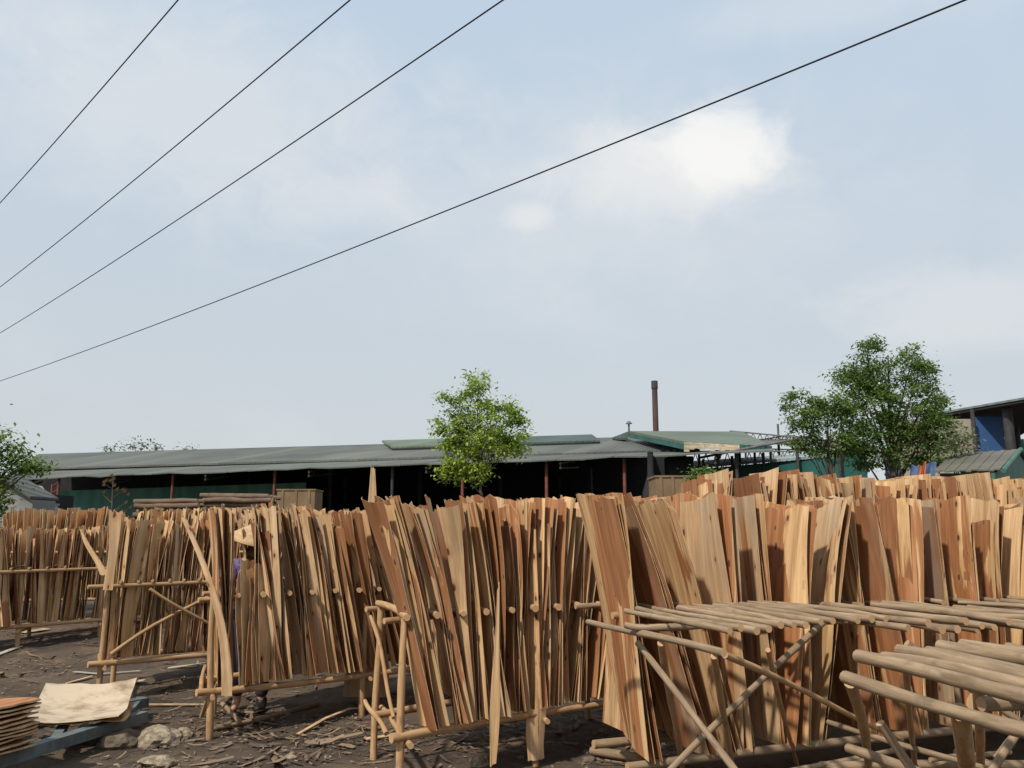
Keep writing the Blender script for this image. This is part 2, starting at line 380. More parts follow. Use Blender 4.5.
# ------------------------------------------------------------------ veneer sheets
def sheet_into(mb, base, dw, dn, wid, L, sm, lean, bow, curl, twist, tone, seed, nu=6, nv=10, th=.0026, taper=0., notch=0., low=0.):
    """base: front lower corner at the slot position of height sm; dw along the sheet width, dn its normal"""
    rnd = random.Random(int(seed*1e6)); ph = rnd.random()*6.3; e1 = rnd.uniform(.004, .016); e2 = rnd.uniform(.004, .014)
    wv = rnd.uniform(.003, .013); tp = [rnd.uniform(-.018, .018) for _ in range(nu+1)]; skew = rnd.uniform(-.035, .035)*(1 if rnd.random() < .75 else 2)
    P = []
    for j in range(nv+1):
        s = j/nv; 
        for i in range(nu+1):
            a = i/nu
            wl = e1*math.sin(ph+s*5)+taper*s*wid*.5; wr = wid+e2*math.sin(ph*2+s*4)-taper*s*wid*.5
            x = wl+(wr-wl)*a
            zz = low+s*(L-low)+(tp[i]+skew*(a-.5))*(1 if j == nv else (.3 if j == 0 else 0))
            if notch and j >= nv-1 and i == 0: zz -= notch*(1 if j == nv else .3)
            q = zz-sm
            disp = (lean+twist*(a-.5))*q+(bow*q*q if q > 0 else -bow*.25*q*q)+curl*((a-.5)**2-.25)
            shrink = 1-.5*(lean*lean)
            disp += wv*math.sin(ph+a*4.2+s*3.3)+wv*.5*math.sin(ph*3+a*9+s*7)
            P.append(base+dw*x+dn*disp+UP*(zz*shrink))
    n1 = nu+1; i0 = len(mb.v); nvv = len(P)
    mb.v += P; mb.v += [p+dn*th for p in P]
    def U(k): j, i = divmod(k, n1); return (i/nu*wid, j/nv*L)
    for j in range(nv):
        for i in range(nu):
            k = [j*n1+i, j*n1+i+1, (j+1)*n1+i+1, (j+1)*n1+i]; uv = [U(q) for q in k]
            mb.face([i0+q for q in k], uv, 0, True, tone, seed)
            mb.face([i0+nvv+q for q in k[::-1]], [U(q) for q in k[::-1]], 0, True, tone, (seed*7.13) % 1)
    ring = [i for i in range(n1)]+[j*n1+nu for j in range(1, nv+1)]+[nv*n1+i for i in range(nu-1, -1, -1)]+[j*n1 for j in range(nv-1, 0, -1)]
    e0 = len(mb.v)
    mb.v += [mb.v[i0+r].copy() for r in ring]; mb.v += [mb.v[i0+nvv+r].copy() for r in ring]
    nr = len(ring)
    for q in range(nr):
        q2 = (q+1) % nr; mb.face([e0+q, e0+nr+q, e0+nr+q2, e0+q2], None, 1, False, tone, seed)
TONES = [(.10, 'pale cream'), (.33, 'light tan'), (.52, 'two-tone brown'), (.72, 'reddish brown'), (.92, 'dark red-brown')]
ORD = 'first second third fourth fifth sixth seventh eighth ninth tenth eleventh twelfth thirteenth fourteenth fifteenth sixteenth seventeenth eighteenth nineteenth twentieth'.split()
ORD += ['twenty-'+o for o in ORD[:9]]+['thirtieth']+['thirty-'+o for o in ORD[:9]]
STUFF = MB(); N_IND = [0]

def make_sheet(base, dw, dn, wid, L, sm, lean, bow, curl, twist, ti, label=None, group=None, **kw):
    tone = min(1, max(0, TONES[ti][0]+random.uniform(-.08, .08))); seed = random.random()
    if label is None:
        sheet_into(STUFF, base, dw, dn, wid, L, sm, lean, bow, curl, twist, tone, seed, nu=2, nv=4, th=.005, **kw); return None
    mb = MB(); sheet_into(mb, Vector((0, 0, 0)), dw, dn, wid, L, sm, lean, bow, curl, twist, tone, seed, **kw)
    o = mb.build('veneer_sheet', [M['veneer'], M['edge']]); o.location = base
    N_IND[0] += 1
    return tag(o, label, 'veneer sheet', group)

# ------------------------------------------------------------------ pole racks
def pole(a, b, r, wob=.006, r2=None, n=10, seg=8):
    mb = MB(); a = Vector(a); b = Vector(b); pts = []; rad = []
    o1 = Vector([random.uniform(-1, 1) for _ in range(3)]); o2 = Vector([random.uniform(-1, 1) for _ in range(3)])
    for k in range(seg+1):
        s = k/seg; pts.append(a.lerp(b, s)+o1*wob*1.6*math.sin(math.pi*s)+o2*wob*.9*math.sin(2*math.pi*s))
        rad.append((r+(((r2 or r*.88)-r)*s))*random.uniform(.90, 1.10))
    mb.tube(pts, rad, n); return mb
class Rack:
    def __init__(s, label, start, head, length, peg_head, depth, low, mid, npeg, mat, group='pole racks for drying veneer', r_peg=.017, r_rail=.02, posts=None, over=.09, pegs=True, hlow=True, braces=(), peg_t=None, jit=.03, inset=.0, r_post=.026, frail=True, brail=True):
        s.o = Vector((start[0], start[1], 0)); s.e = hd(head); s.p = hd(peg_head); s.depth = depth; s.length = length
        s.g0 = gz(start[0], start[1]); s.low = low; s.mid = mid
        s.root = empty('drying_rack', (start[0], start[1], s.g0)); tag(s.root, label, 'rack', group)
        s.mat = [mat, M['cut']]
        s.rail_r = r_rail
        posts = posts if posts is not None else [0.04, length*.5, length-.04]
        for d in (0, depth):
            for tt in posts:
                q = s.at(tt, d); j = random.uniform(-.03, .03)
                s.part(q+Vector((j, j*.6, ground_at(q.x, q.y)-.05)), q+UP*(s.g0+mid-.01)-s.p*(0.0), .026 if r_post is None else r_post, 'post')
            io = s.p*(inset-.045 if d == 0 else .045)
            if (brail if d else frail): s.part(s.at(-over, d)+io+UP*(s.g0+mid-.035), s.at(length+.1, d)+io+UP*(s.g0+mid-.035), r_rail, 'rail', .01)
            if hlow: lo_ = s.p*(-.012 if d == 0 else -.3); s.part(s.at(-over*.6, d)+lo_+UP*(s.g0+low-r_rail*1.3), s.at(length+.12, d)+lo_+UP*(s.g0+low-r_rail*1.3), r_rail*1.3, 'rail', .012)
        for tt in posts:
            if hlow: s.part(s.at(tt+.04, -.1)+UP*(s.g0+low-3.1*r_rail), s.at(tt+.04, depth+.1)+UP*(s.g0+low-3.1*r_rail), .018, 'crossbar')
        s.pegt = []
        if pegs:
            ts = peg_t or [.03+(length-.06)*k/(npeg-1) for k in range(npeg)]
            for tt in ts:
                tt += random.uniform(-.012, .012) if not peg_t else 0
                s.pegt.append(tt); a = random.uniform(-jit, jit)
                s.part(s.at(tt, -.07-abs(a))+UP*(s.g0+mid), s.at(tt+random.uniform(-jit, jit)*.6, depth+.07+a)+UP*(s.g0+mid+random.uniform(-.004, .004)), r_peg*random.uniform(.85, 1.15), 'peg', .008)
        for (t0, d0, z0, t1, d1, z1, r) in braces:
            s.part(s.at(t0, d0)+UP*(s.g0+z0), s.at(t1, d1)+UP*(s.g0+z1), r, 'brace', .012)
    def at(s, t, d): return s.o+s.e*t+s.p*d
    def part(s, a, b, r, nm, wob=.006):
        pole(a, b, r, wob).build(nm, s.mat, s.root)

def fill(rack, desc, slots, per, lean_f, wid=(.46, .64), L=1.27, gap=.02, d0=-.04, tone_w=(3, 4, 3, 3, 2), stuff=False, yaw=5, twist=.12, curl=.06, skip=(), jitter=.03, pad=.03, yaw0=0, strips=0):
    """slots between pegs take groups of sheets on edge"""
    t_list = rack.pegt
    for k in range(len(t_list)-1):
        if k in skip: continue
        hid = isinstance(slots, tuple) and not (slots[0] <= k < slots[1])
        a, b = t_list[k]+pad, t_list[k+1]-pad
        n = per if isinstance(per, int) else random.choice(per)
        x = a+random.uniform(0, .02)
        cl = random.uniform(-.35, 1)*curl; yb = random.uniform(-yaw, yaw)+yaw0; d_s = random.uniform(-.02, .04)
        for q in range(n):
            tt = x; x += gap*random.uniform(.5, 1.6)
            if tt > b: break
            fr = tt/rack.length
            lean, bow = lean_f(fr)
            lean += random.uniform(-jitter, jitter)+(tt-(a+b)/2)*.35
            yy = yb+random.uniform(-2, 2)
            dw = Matrix.Rotation(R(yy), 3, 'Z') @ rack.p
            dn = (Matrix.Rotation(R(yy), 3, 'Z') @ rack.e); dn = (dn-dw*dn.dot(dw)).normalized()
            W = random.uniform(*wid) if random.random() > .2 else random.uniform(wid[0]*.55, wid[0])
            if strips and random.random() < strips: W = random.uniform(.08, .26); yy += random.uniform(-34, 34); dw = Matrix.Rotation(R(yy), 3, 'Z') @ rack.p; dn = Vector((dw.y, -dw.x, 0)); dn = dn if dn.dot(rack.e) > 0 else -dn
            if 'mid-yard' in desc and k < 2: W *= .55
            LL = L*random.uniform(.965, 1.03) if random.random() > .08 else L*random.uniform(.86, .95)
            ti = random.choices(range(5), tone_w)[0]
            base = rack.at(tt, d0+d_s+random.uniform(-.02, .03))+UP*(rack.g0+rack.low+.002)
            lab = None if stuff or hid else f'{TONES[ti][1]} veneer sheet in the {ORD[k]} gap {desc}'
            make_sheet(base, dw, dn, W, LL, rack.mid-rack.low, lean, bow+random.uniform(-.03, .03), cl+random.uniform(-.02, .02), random.uniform(-twist, twist), ti, lab,
                       f'veneer sheets {desc}', taper=random.uniform(-.05, .1), notch=random.choice((0,)*9+(.05,)), low=random.choice((0, 0, 0, .012)))

NEW, OLD = M['new_pole'], M['old_pole']
PH = -17
# D: rack in the middle of the yard
random.seed(41)
D = Rack('bright timber rack packed with sheets, its short end beside bare posts and a jutting stick', onz(399, 732, .36).xy, 52, 2.6, PH, .95, .36, 1.01, 14, NEW, inset=.2, r_peg=.020, r_post=.024,
         posts=[.02, 1.05, 1.95, 2.5],
         braces=[(-.06, .95, .93, .0, .2, .40, .014), (-.02, .35, .28, -.12, .72, .42, .016)])
fill(D, 'of the mid-yard rack with the jutting stick', (0, 11), (6, 7, 8), lambda f: (-.24+.62*f if f < .55 else .10+(f-.55)*.15, (-.10 if f < .35 else .02)),
     gap=.0185, d0=-.05, curl=.2, yaw=8, yaw0=7, L=1.345, wid=(.30, .52), twist=.18, strips=.3)
# C
random.seed(52)
C = Rack('bright timber rack of tall sheets with the hat wearer standing behind it', onz(204, 688, .37).xy, 51, 2.7, PH, .85, .37, 1.03, 14, NEW, inset=.2, r_peg=.019,
         posts=[.03, 1.35, 2.3, 2.6], braces=[(-.02, .4, .1, .08, .02, .42, .018), (-.03, .1, .3, -.03, .75, .42, .018)])
fill(C, 'of the rack before the hat wearer', (0, 9), (6, 7), lambda f: (-.05-.20*min(1, f*2), -.04), gap=.022, d0=-.05, curl=.16, skip=(1,), tone_w=(5, 5, 3, 3, 1), yaw0=11, L=1.33, strips=.6, wid=(.2, .45))
for k, (tt, zt, ti, L_) in enumerate(((.22, .1, 1, .86), (.245, .05, 2, .92), (.30, .1, 3, .80), (.34, .0, 1, .88), (.365, .06, 0, 1.25), (.385, .02, 0, 1.33))):
    make_sheet(C.at(tt, -.04)+UP*(C.g0+C.low+.002), hd(28) if L_ < 1.2 else C.p, Vector((hd(28).y, -hd(28).x, 0)) if L_ < 1.2 else (C.e-C.p*C.e.dot(C.p)).normalized(), random.uniform(.14, .2) if L_ < 1.2 else .4, L_, C.mid-C.low, -.06, 0, .05, 0, ti,
               ('tall pale sheet beside the gap that shows the conical hat' if L_ > 1.2 else 'short sheet standing low in the gap that shows the conical hat'), ('tall' if L_ > 1.2 else 'short')+' sheets at the hat gap')
# B
random.seed(63)
B = Rack('timber rack with two crossed braces on its open front', onz(97, 662, .37).xy, 50, 2.7, PH, .85, .37, 1.05, 20, NEW, r_peg=.013,
         posts=[.04, 1.2, 2.6], braces=[(.12, -.07, .42, 1.15, -.07, .98, .017), (.42, -.1, .98, 1.2, -.1, .5, .015)], over=.12)
fill(B, 'of the rack with the crossed braces', (0, 11), 5, lambda f: (.02+.06*math.sin(f*9), .03), gap=.02, pad=.018, d0=-.02, jitter=.09, tone_w=(5, 5, 3, 2, 1), yaw=14, L=1.21, strips=.8, wid=(.2, .45))
# A
random.seed(74)
A = Rack('distant timber rack packed with thin brown sheets, farthest from the pole tables', (-7.1, 8.9), 36, 4.0, PH, .8, .36, 1.03, 20, NEW, posts=[.9, 2.0, 3.0, 3.9], r_peg=.014)
fill(A, 'of the rack farthest from the pole tables', (4, 14), 5, lambda f: (-.02+.06*math.sin(f*11), .02), gap=.032, jitter=.06, tone_w=(5, 5, 3, 2, 1), yaw=14, L=1.15, strips=.8, wid=(.2, .45))
# E: the row behind the empty pole tables
random.seed(85)
E = Rack('long rack of broad leaning sheets behind the empty pole tables', (.58, 4.80), 70, 4.7, -15, .8, .30, 1.07, 22, OLD, posts=[4.5], inset=.25, over=-.05)
p0 = [c for c in E.root.children if c.name.startswith('peg')][0]; bpy.data.objects.remove(p0)
def leanE(f):
    x = f*4.7
    if x < .3: return (-.10, -.05)
    if x < .62: return (-.20, -.12)
    if x < 1.05: return (-.02, 0.)
    if x < 1.6: return (.06+.32*(x-1.05), .10)
    if x < 2.0: return (-.08, -.02)
    if x < 2.5: return (.02, 0)
    if x < 3.1: return (.03+.26*(x-2.5), .08)
    if x < 3.6: return (-.06, 0)
    return (-.02+.13*(x-3.6), .03)
fill(E, 'of the long rack behind the pole tables', (0, 18), 3, leanE, wid=(.50, .70), L=1.40, gap=.016, d0=-.06, curl=.22, yaw=10, twist=.12, jitter=.035, tone_w=(2, 2, 6, 3, 2))
print('INDIVIDUAL', N_IND[0])

# rows farther back: racks with their sheets
random.seed(96)
back = [((1.55, 6.9), 74, 5.2, 1.60, 'rack of tall uneven sheets directly behind the long rack by the tables'),
        ((.9, 8.9), 78, 7.5, 1.44, 'second rack behind the long rack of broad leaning sheets'),
        ((1.4, 11.0), 82, 9.0, 1.36, 'rack of pale sheet tops nearest the small green shed'),
        ((-7.2, 12.2), 76, 9.3, 1.43, 'rack of pale sheet tops behind the crossed-brace rack'),
        ((-6.2, 14.4), 80, 10.5, 1.45, 'rack of pale sheet tops closest to the stacked logs')]
BACK = []
for i, (st, h, ln, L, lab) in enumerate(back):
    rk = Rack(lab, st, h, ln, PH, .8, .36, 1.03, int(ln/.25), NEW if i > 2 else OLD, posts=[.05+k*(ln-.1)/4 for k in range(5)], pegs=False)
    rk.pegt = [k*.25 for k in range(int(ln/.25))]
    BACK.append(rk)
    ph = random.random()*6
    fill(rk, 'x', 0, [4, 5, 6], lambda f: (.10*math.sin(f*14+ph), .05*math.sin(f*23)), wid=(.5, .66), L=L-(.20 if i > 2 else 0), gap=.045, jitter=.06 if i > 0 else .15, stuff=True, yaw=10,
         tone_w=(9, 5, 1, 1, 0) if i > 2 else (4, 4, 3, 2, 1), curl=.15, twist=.1, strips=.5 if i > 2 else .15)
# rear halves of the front racks
for rk, ns in ((D, 13), (C, 13), (E, 21), (B, 20), (A, 20)):
    pt = rk.pegt; n = 3 if rk not in (A, B) else 4
    for k in range(1, min(ns, len(pt)-1)):
        for q in range(n):
            tt = random.uniform(pt[k]+.03, pt[k+1]-.03)
            base = rk.at(tt, rk.depth-.22)+UP*(rk.g0+rk.low)
            fr = tt/rk.length
            ln = {id(D): -.2+.4*fr, id(C): -.15, id(E): .02, id(A): .0, id(B): .03}[id(rk)]
            make_sheet(base, rk.p, (rk.e-rk.p*rk.e.dot(rk.p)).normalized(), random.uniform(.28, .36), random.uniform(1.15, 1.24) if rk not in (A, B) else random.uniform(1.05, 1.16), rk.mid-rk.low, ln+random.uniform(-.04, .04), 0, .03, .05, random.choice((0, 1, 2, 3)))
so_ = STUFF.build('veneer_sheets', [M['veneer'], M['edge']])
tag(so_, 'mass of thin veneer sheets standing in the farther racks', 'veneer sheets', kind='stuff')

# single odd sheets
def odd(base, wdir, nrm, wid, L, lean, ti, label, taper=0, bow=0., curl=.02, sm=0., **kw):
    random.seed(int(wid*1000+L*77)); return make_sheet(Vector(base), wdir.normalized(), nrm.normalized(), wid, L, sm, lean, bow, curl, 0, ti, label, None, taper=taper, **kw)
EX = Vector((1, 0, 0)); EY = Vector((0, 1, 0))
b_ = aty(371, 560, 8.05); b_.z = .04
odd(b_-EX*.21, EX, -EY, .42, 2.06, .02, 0, 'tall pointed pale offcut whose tip sticks up behind the mid-yard rack', taper=.93, curl=.0)
b_ = aty(226, 640, 6.2); b_.z = .38
odd(b_, Vector((.8, .6, 0)), -EX*.9+EY*.3, .045, 1.22, .03, 0, 'long pale curved strip bowing away from the hat wearer rack', bow=.27)
b_ = aty(491, 745, 5.45); b_.z = ground_at(b_.x, b_.y)+.12
odd(b_, Vector((.9, .4, 0)), EX, .026, 1.05, .03, 0, 'narrow pale strip hanging below the rail of the mid-yard rack', taper=-.2)
b_ = aty(527, 745, 5.8); b_.z = ground_at(b_.x, b_.y)+.05
odd(b_, Vector((.9, .4, 0)), EY, .13, .32, .02, 0, 'short pale board standing under the rail of the mid-yard rack')
b_ = aty(104, 590, 7.05)
odd(b_, Vector((1, .2, 0)), EX, .075, .63, .0, 0, 'broad pale sheet tied upright to the end post of the crossed-brace rack')
b_ = aty(101, 575, 7.1)
odd(b_, Vector((.7, .6, 0)), -EX, .04, .42, .5, 2, 'brown strip tilting away from the top of the end post with the tied sheet')

# ------------------------------------------------------------------ empty pole tables
random.seed(17)
Fp = hd(-17)
F = Rack('empty weathered pole table with a crossed front, next to the mid-yard rack', (.93, 3.50), 60, 1.15, -17, .92, .34, 1.07, 2, OLD, group='empty pole tables', posts=[], pegs=False, frail=False,
         braces=[(-.03, .95, .96, -.02, -.25, .42, .016)], r_rail=.019)
for (px, py, ln) in ((730, 631, .98), (741, 628, 1.0), (757, 631, .95), (769, 629, 1.0), (781, 625, .9), (794, 625, .97), (806, 625, 1.02), (821, 622, .95), (833, 621, 1.05), (846, 620, .9), (858, 621, .98), (872, 619, 1.0), (886, 619, 1.0)):
    z = 1.10+random.uniform(-.006, .006); a = onz(px, py, z)
    q = hd(-17+random.uniform(-3, 3))
    pole(a, a+q*ln, random.uniform(.0145, .019), .008).build('peg', F.mat, F.root)
for a, b, z0, z1, rr_, mt, nm in (((725, 655), (902, 740), 1.0, .40, .0145, NEW, 'brace'), ((826, 620), (668, 772), 1.07, .45, .0165, OLD, 'brace'), ((661, 643), (684, 790), 1.0, .02, .018, NEW, 'post'),
                             ((714, 656), (738, 800), 1.0, .02, .016, NEW, 'post'), ((768, 650), (800, 775), .98, .02, .013, NEW, 'post')):
    o_ = pole(onz(*a, z0), onz(*b, z1), rr_, .008).build(nm, [mt, M['cut']], F.root)
F.part(onz(724, 653, 1.02), onz(588, 622, 1.02), .018, 'crossbar')
pole(onz(668, 627, 1.06), onz(625, 625, 1.06)-EX*.0, .017).build('peg', F.mat, F.root)
G2 = Rack('long empty pole table densely topped with weathered poles, against the broad sheets', (1.80, 4.12), 86, 1.9, -17, .85, .34, 1.04, 2, OLD, group='empty pole tables', posts=[.95, 1.85], pegs=False, frail=False, r_post=.018,
          braces=[(.0, -.06, 1.0, .9, -.06, .35, .018), (.35, -.09, .5, .85, -.09, 1.04, .016), (.95, -.06, 1.0, 1.6, -.06, .4, .02)], r_rail=.019)
for k in range(26):
    a = Vector((1.82+k*.072, 4.03+.012*k+random.uniform(-.05, .05), 1.065+random.uniform(-.004, .012)+(.03 if k % 3 == 1 else 0)))
    pole(a, a+hd(-19+random.uniform(-7, 7))*random.uniform(.88, 1.02), random.uniform(.014, .019), .008).build('peg', G2.mat, G2.root)
pole(onz(978, 630, 1.03), onz(890, 617, 1.03), .018).build('peg', G2.mat, G2.root)
G = Rack('empty grey pole table nearest the camera, poles set wide apart', (1.26, 2.02), 72, 1.1, -12, .82, .32, 1.0, 2, OLD, group='empty pole tables', posts=[], pegs=False, hlow=False, frail=False, brail=False, r_rail=.022,
         braces=[(.05, .80, .25, .75, .80, .95, .015), (.1, .84, .9, .62, .84, .2, .015)])
for (px, py, ln, r) in ((858, 656, .95, .0215), (884, 657, .95, .019), (899, 650, 1.0, .021), (928, 651, .95, .018), (940, 646, .9, .021), (962, 644, .95, .018), (1008, 648, .9, .019), (1032, 646, .9, .02), (1060, 645, .9, .02)):
    a = onz(px, py, 1.10); pole(a, a+hd(168+random.uniform(-2, 2))*ln, r, .006, r2=r*1.03).build('peg', G.mat, G.root)
G.part(onz(845, 677, 1.03), onz(845, 677, 1.03)+hd(169)*.95, .021, 'crossbar')
G.part(onz(981, 704, 1.045), onz(981, 704, 1.045)+hd(78)*1.0, .021, 'rail')
for a, b, z0, z1, rr_ in (((850, 682), (872, 790), 1.0, .02, .021), ((960, 712), (968, 830), 1.0, .02, .028), ((978, 680), (986, 800), 1.0, .02, .020), ((906, 668), (914, 790), 1.0, .02, .014)):
    pole(onz(*a, z0), onz(*b, z1), rr_, .008).build('post', [NEW, M['cut']], G.root)
G.part(onz(848, 748, .62), onz(848, 748, .62)+hd(160)*.8, .02, 'crossbar')
for a, b, z in (((905, 748), (700, 790), .33), ((828, 722), (1010, 775), .5), ((1010, 752), (930, 760), .36)):
    pole(onz(*a, z), onz(*b, z), .014).build('crossbar', F.mat if a[0] < 950 else G2.mat, F.root if a[0] < 950 else G2.root)

# ------------------------------------------------------------------ person behind rack C
def person():
    px_, py_ = -2.24, 7.60; g0 = ground_at(px_, py_)-.015
    root = empty('person', (px_, py_, g0)); tag(root, 'person in conical palm hat and purple patterned blouse standing behind the sheet rack', 'person')
    H = 1.50
    def skin(name, verts, edges, rad, mat, parent, sub=2):
        me = bpy.data.meshes.new(name); me.from_pydata([Vector(v) for v in verts], edges, []); o = bpy.data.objects.new(name, me); COL.objects.link(o)
        m = o.modifiers.new('skin', 'SKIN'); m.use_smooth_shade = True
        for i, r in enumerate(rad):
            sv = me.skin_vertices[0].data[i]; sv.radius = r if isinstance(r, tuple) else (r, r)
        me.skin_vertices[0].data[0].use_root = True
        s = o.modifiers.new('sub', 'SUBSURF'); s.levels = sub; s.render_levels = sub
        me.materials.append(mat); o.parent = parent; return o
    # facing the rack (towards -y, slightly +x); arms raised to the sheets
    V = [(0, 0, .84), (0, 0, .98), (0, -.01, 1.14), (0, -.01, 1.25), (0, -.02, 1.33), (0, -.04, 1.40), (0, -.045, 1.47),
         (.09, 0, .80), (.10, -.02, .45), (.10, .02, .08), (.10, -.10, .035),
         (-.09, 0, .80), (-.11, .02, .45), (-.12, .05, .08), (-.12, -.07, .035),
         (.16, -.01, 1.24), (.22, -.14, 1.06), (.20, -.34, 1.10), (.19, -.41, 1.12),
         (-.16, -.01, 1.24), (-.21, -.12, 1.04), (-.15, -.32, 1.02), (-.13, -.39, 1.03)]
    Eg = [(0, 1), (1, 2), (2, 3), (3, 4), (4, 5), (5, 6), (0, 7), (7, 8), (8, 9), (9, 10), (0, 11), (11, 12), (12, 13), (13, 14), (3, 15), (15, 16), (16, 17), (17, 18), (3, 19), (19, 20), (20, 21), (21, 22)]
    rad = [(.12, .09), (.105, .085), (.13, .09), (.11, .08), .045, (.072, .088), (.06, .075), .08, .055, .035, .032, .08, .055, .035, .032, .05, .038, .026, .03, .05, .038, .026, .03]
    # fingers grow from the palms
    for hi, pt in ((18, V[18]), (22, V[22])):
        for f, (dx, ln) in enumerate(((-.03, .06), (-.01, .075), (.011, .07), (.031, .055))):
            b = len(V); V.append((pt[0]+dx, pt[1]-.045, pt[2]+.005)); V.append((pt[0]+dx*1.1, pt[1]-.045-ln*.5, pt[2]+.0)); V.append((pt[0]+dx*1.1, pt[1]-.04-ln*.85, pt[2]-.025))
            Eg += [(hi, b), (b, b+1), (b+1, b+2)]; rad += [.009, .0085, .007]
        sgn = 1 if pt[0] < 0 else -1
        b = len(V); V.append((pt[0]+sgn*.04, pt[1]-.005, pt[2])); V.append((pt[0]+sgn*.055, pt[1]-.04, pt[2]-.01)); Eg += [(hi, b), (b, b+1)]; rad += [.011, .009]
    body = skin('body', V, Eg, rad, M['skin'], root)
    bl = [(0, 0, .80), (0, 0, .98), (0, -.01, 1.14), (0, -.01, 1.26), (.165, -.01, 1.245), (.225, -.14, 1.06), (.20, -.33, 1.10), (-.165, -.01, 1.245), (-.215, -.12, 1.04), (-.15, -.31, 1.02)]
    skin('blouse', bl, [(0, 1), (1, 2), (2, 3), (3, 4), (4, 5), (5, 6), (3, 7), (7, 8), (8, 9)], [(.15, .115), (.13, .105), (.15, .11), (.125, .095), .065, .05, .04, .065, .05, .04], M['purple'], root)
    tr = [(0, 0, .82), (.092, 0, .78), (.10, -.02, .45), (.10, .02, .12), (-.092, 0, .78), (-.11, .02, .45), (-.12, .05, .12)]
    skin('trousers', tr, [(0, 1), (1, 2), (2, 3), (0, 4), (4, 5), (5, 6)], [(.125, .10), .098, .072, .058, .098, .072, .058], M['trouser'], root)
    skin('boots', [(.10, .03, .16), (.10, .025, .06), (.10, -.12, .04), (-.115, .055, .16), (-.12, .055, .06), (-.12, -.09, .04)], [(0, 1), (1, 2), (3, 4), (4, 5)], [.05, .052, .04, .05, .052, .04], M['hair'], root)
    sc = [(0, -.03, 1.29), (0, -.04, 1.36), (0, -.055, 1.40)]
    skin('scarf', sc, [(0, 1), (1, 2)], [(.085, .085), (.084, .098), (.07, .085)], M['scarf'], root)
    mb = MB()
    for sx in (-1, 1): mb.tube([(sx*.03, -.132, 1.455), (sx*.03, -.139, 1.455)], [.011, .008], 8)
    mb.build('eyes', M['hair'], None).parent = root
    mb = MB(); mb.tube([(0, -.118, 1.455), (0, -.140, 1.43), (0, -.130, 1.42)], [.007, .013, .010], 8); mb.build('nose', M['skin']).parent = root
    mb = MB(); mb.tube([(0, .03, 1.50), (0, .045, 1.44), (0, .05, 1.34), (0, .05, 1.20)], [.06, .06, .03, .015], 10); mb.build('hair', M['hair']).parent = root
    # hat: cone shell tipped forward
    mb = MB(); n = 32; Rh = .235; Hh = .17
    rings = [(0, .003, Hh)]+[(0, Rh*k/6, Hh*(1-k/6)) for k in range(1, 7)]
    i0 = len(mb.v)
    for (_, r, z) in rings:
        for j in range(n):
            th = 2*math.pi*j/n; mb.v.append(Vector((r*math.cos(th), r*math.sin(th), z)))
    for (_, r, z) in rings[::-1]:
        for j in range(n):
            th = 2*math.pi*j/n; mb.v.append(Vector((r*.985*math.cos(th), r*.985*math.sin(th), z-.006)))
    nr = len(rings)*2
    for k in range(nr-1):
        for j in range(n):
            j2 = (j+1) % n; mb.face([k*n+j, (k+1)*n+j, (k+1)*n+j2, k*n+j2], [(j/n, k/nr), (j/n, (k+1)/nr), ((j+1)/n, (k+1)/nr), ((j+1)/n, k/nr)], 0, True)
    h = mb.build('conical_hat', M['straw']); h.parent = root; h.location = (.0, -.05, 1.455); h.rotation_euler = (R(10), R(14), 0)
    for o in root.children: pass
person()

# ------------------------------------------------------------------ loose things on the ground
def stack_frame():
    root = empty('steel_trolley', (-3.9, 6.3, 0)); tag(root, 'low blue-grey steel trolley frame carrying sheets at the edge of the yard', 'trolley')
    for a, b in ((onz(-60, 772, .16), onz(143, 711, .16)), (onz(-60, 735, .16), onz(146, 697, .16))):
        mb = MB(); d = (b-a).normalized(); s = Vector((-d.y, d.x, 0))*.045
        mb.prism([a-s, a+s, b+s, b-s], (0, 0, -.075)); mb.build('beam', M['frame'], root)
    for px in (0, 60, 128):
        a = onz(px-5, 764-(px)*.32, .10); b = onz(px+12, 722-px*.15, .10)
        mb = MB(); d = (b-a).normalized(); s = Vector((-d.y, d.x, 0))*.03
        mb.prism([a-s, a+s, b+s, b-s], (0, 0, .05)); mb.build('crossbar', M['frame'], root)
    for (px, py) in ((40, 742), (134, 713), (30, 716), (140, 699)):
        p = onz(px, py, .10); mb = MB(); mb.tube([(p.x, p.y, ground_at(p.x, p.y)-.04), (p.x, p.y, .1)], .02, 8); mb.build('leg', M['frame'], root)
stack_frame()
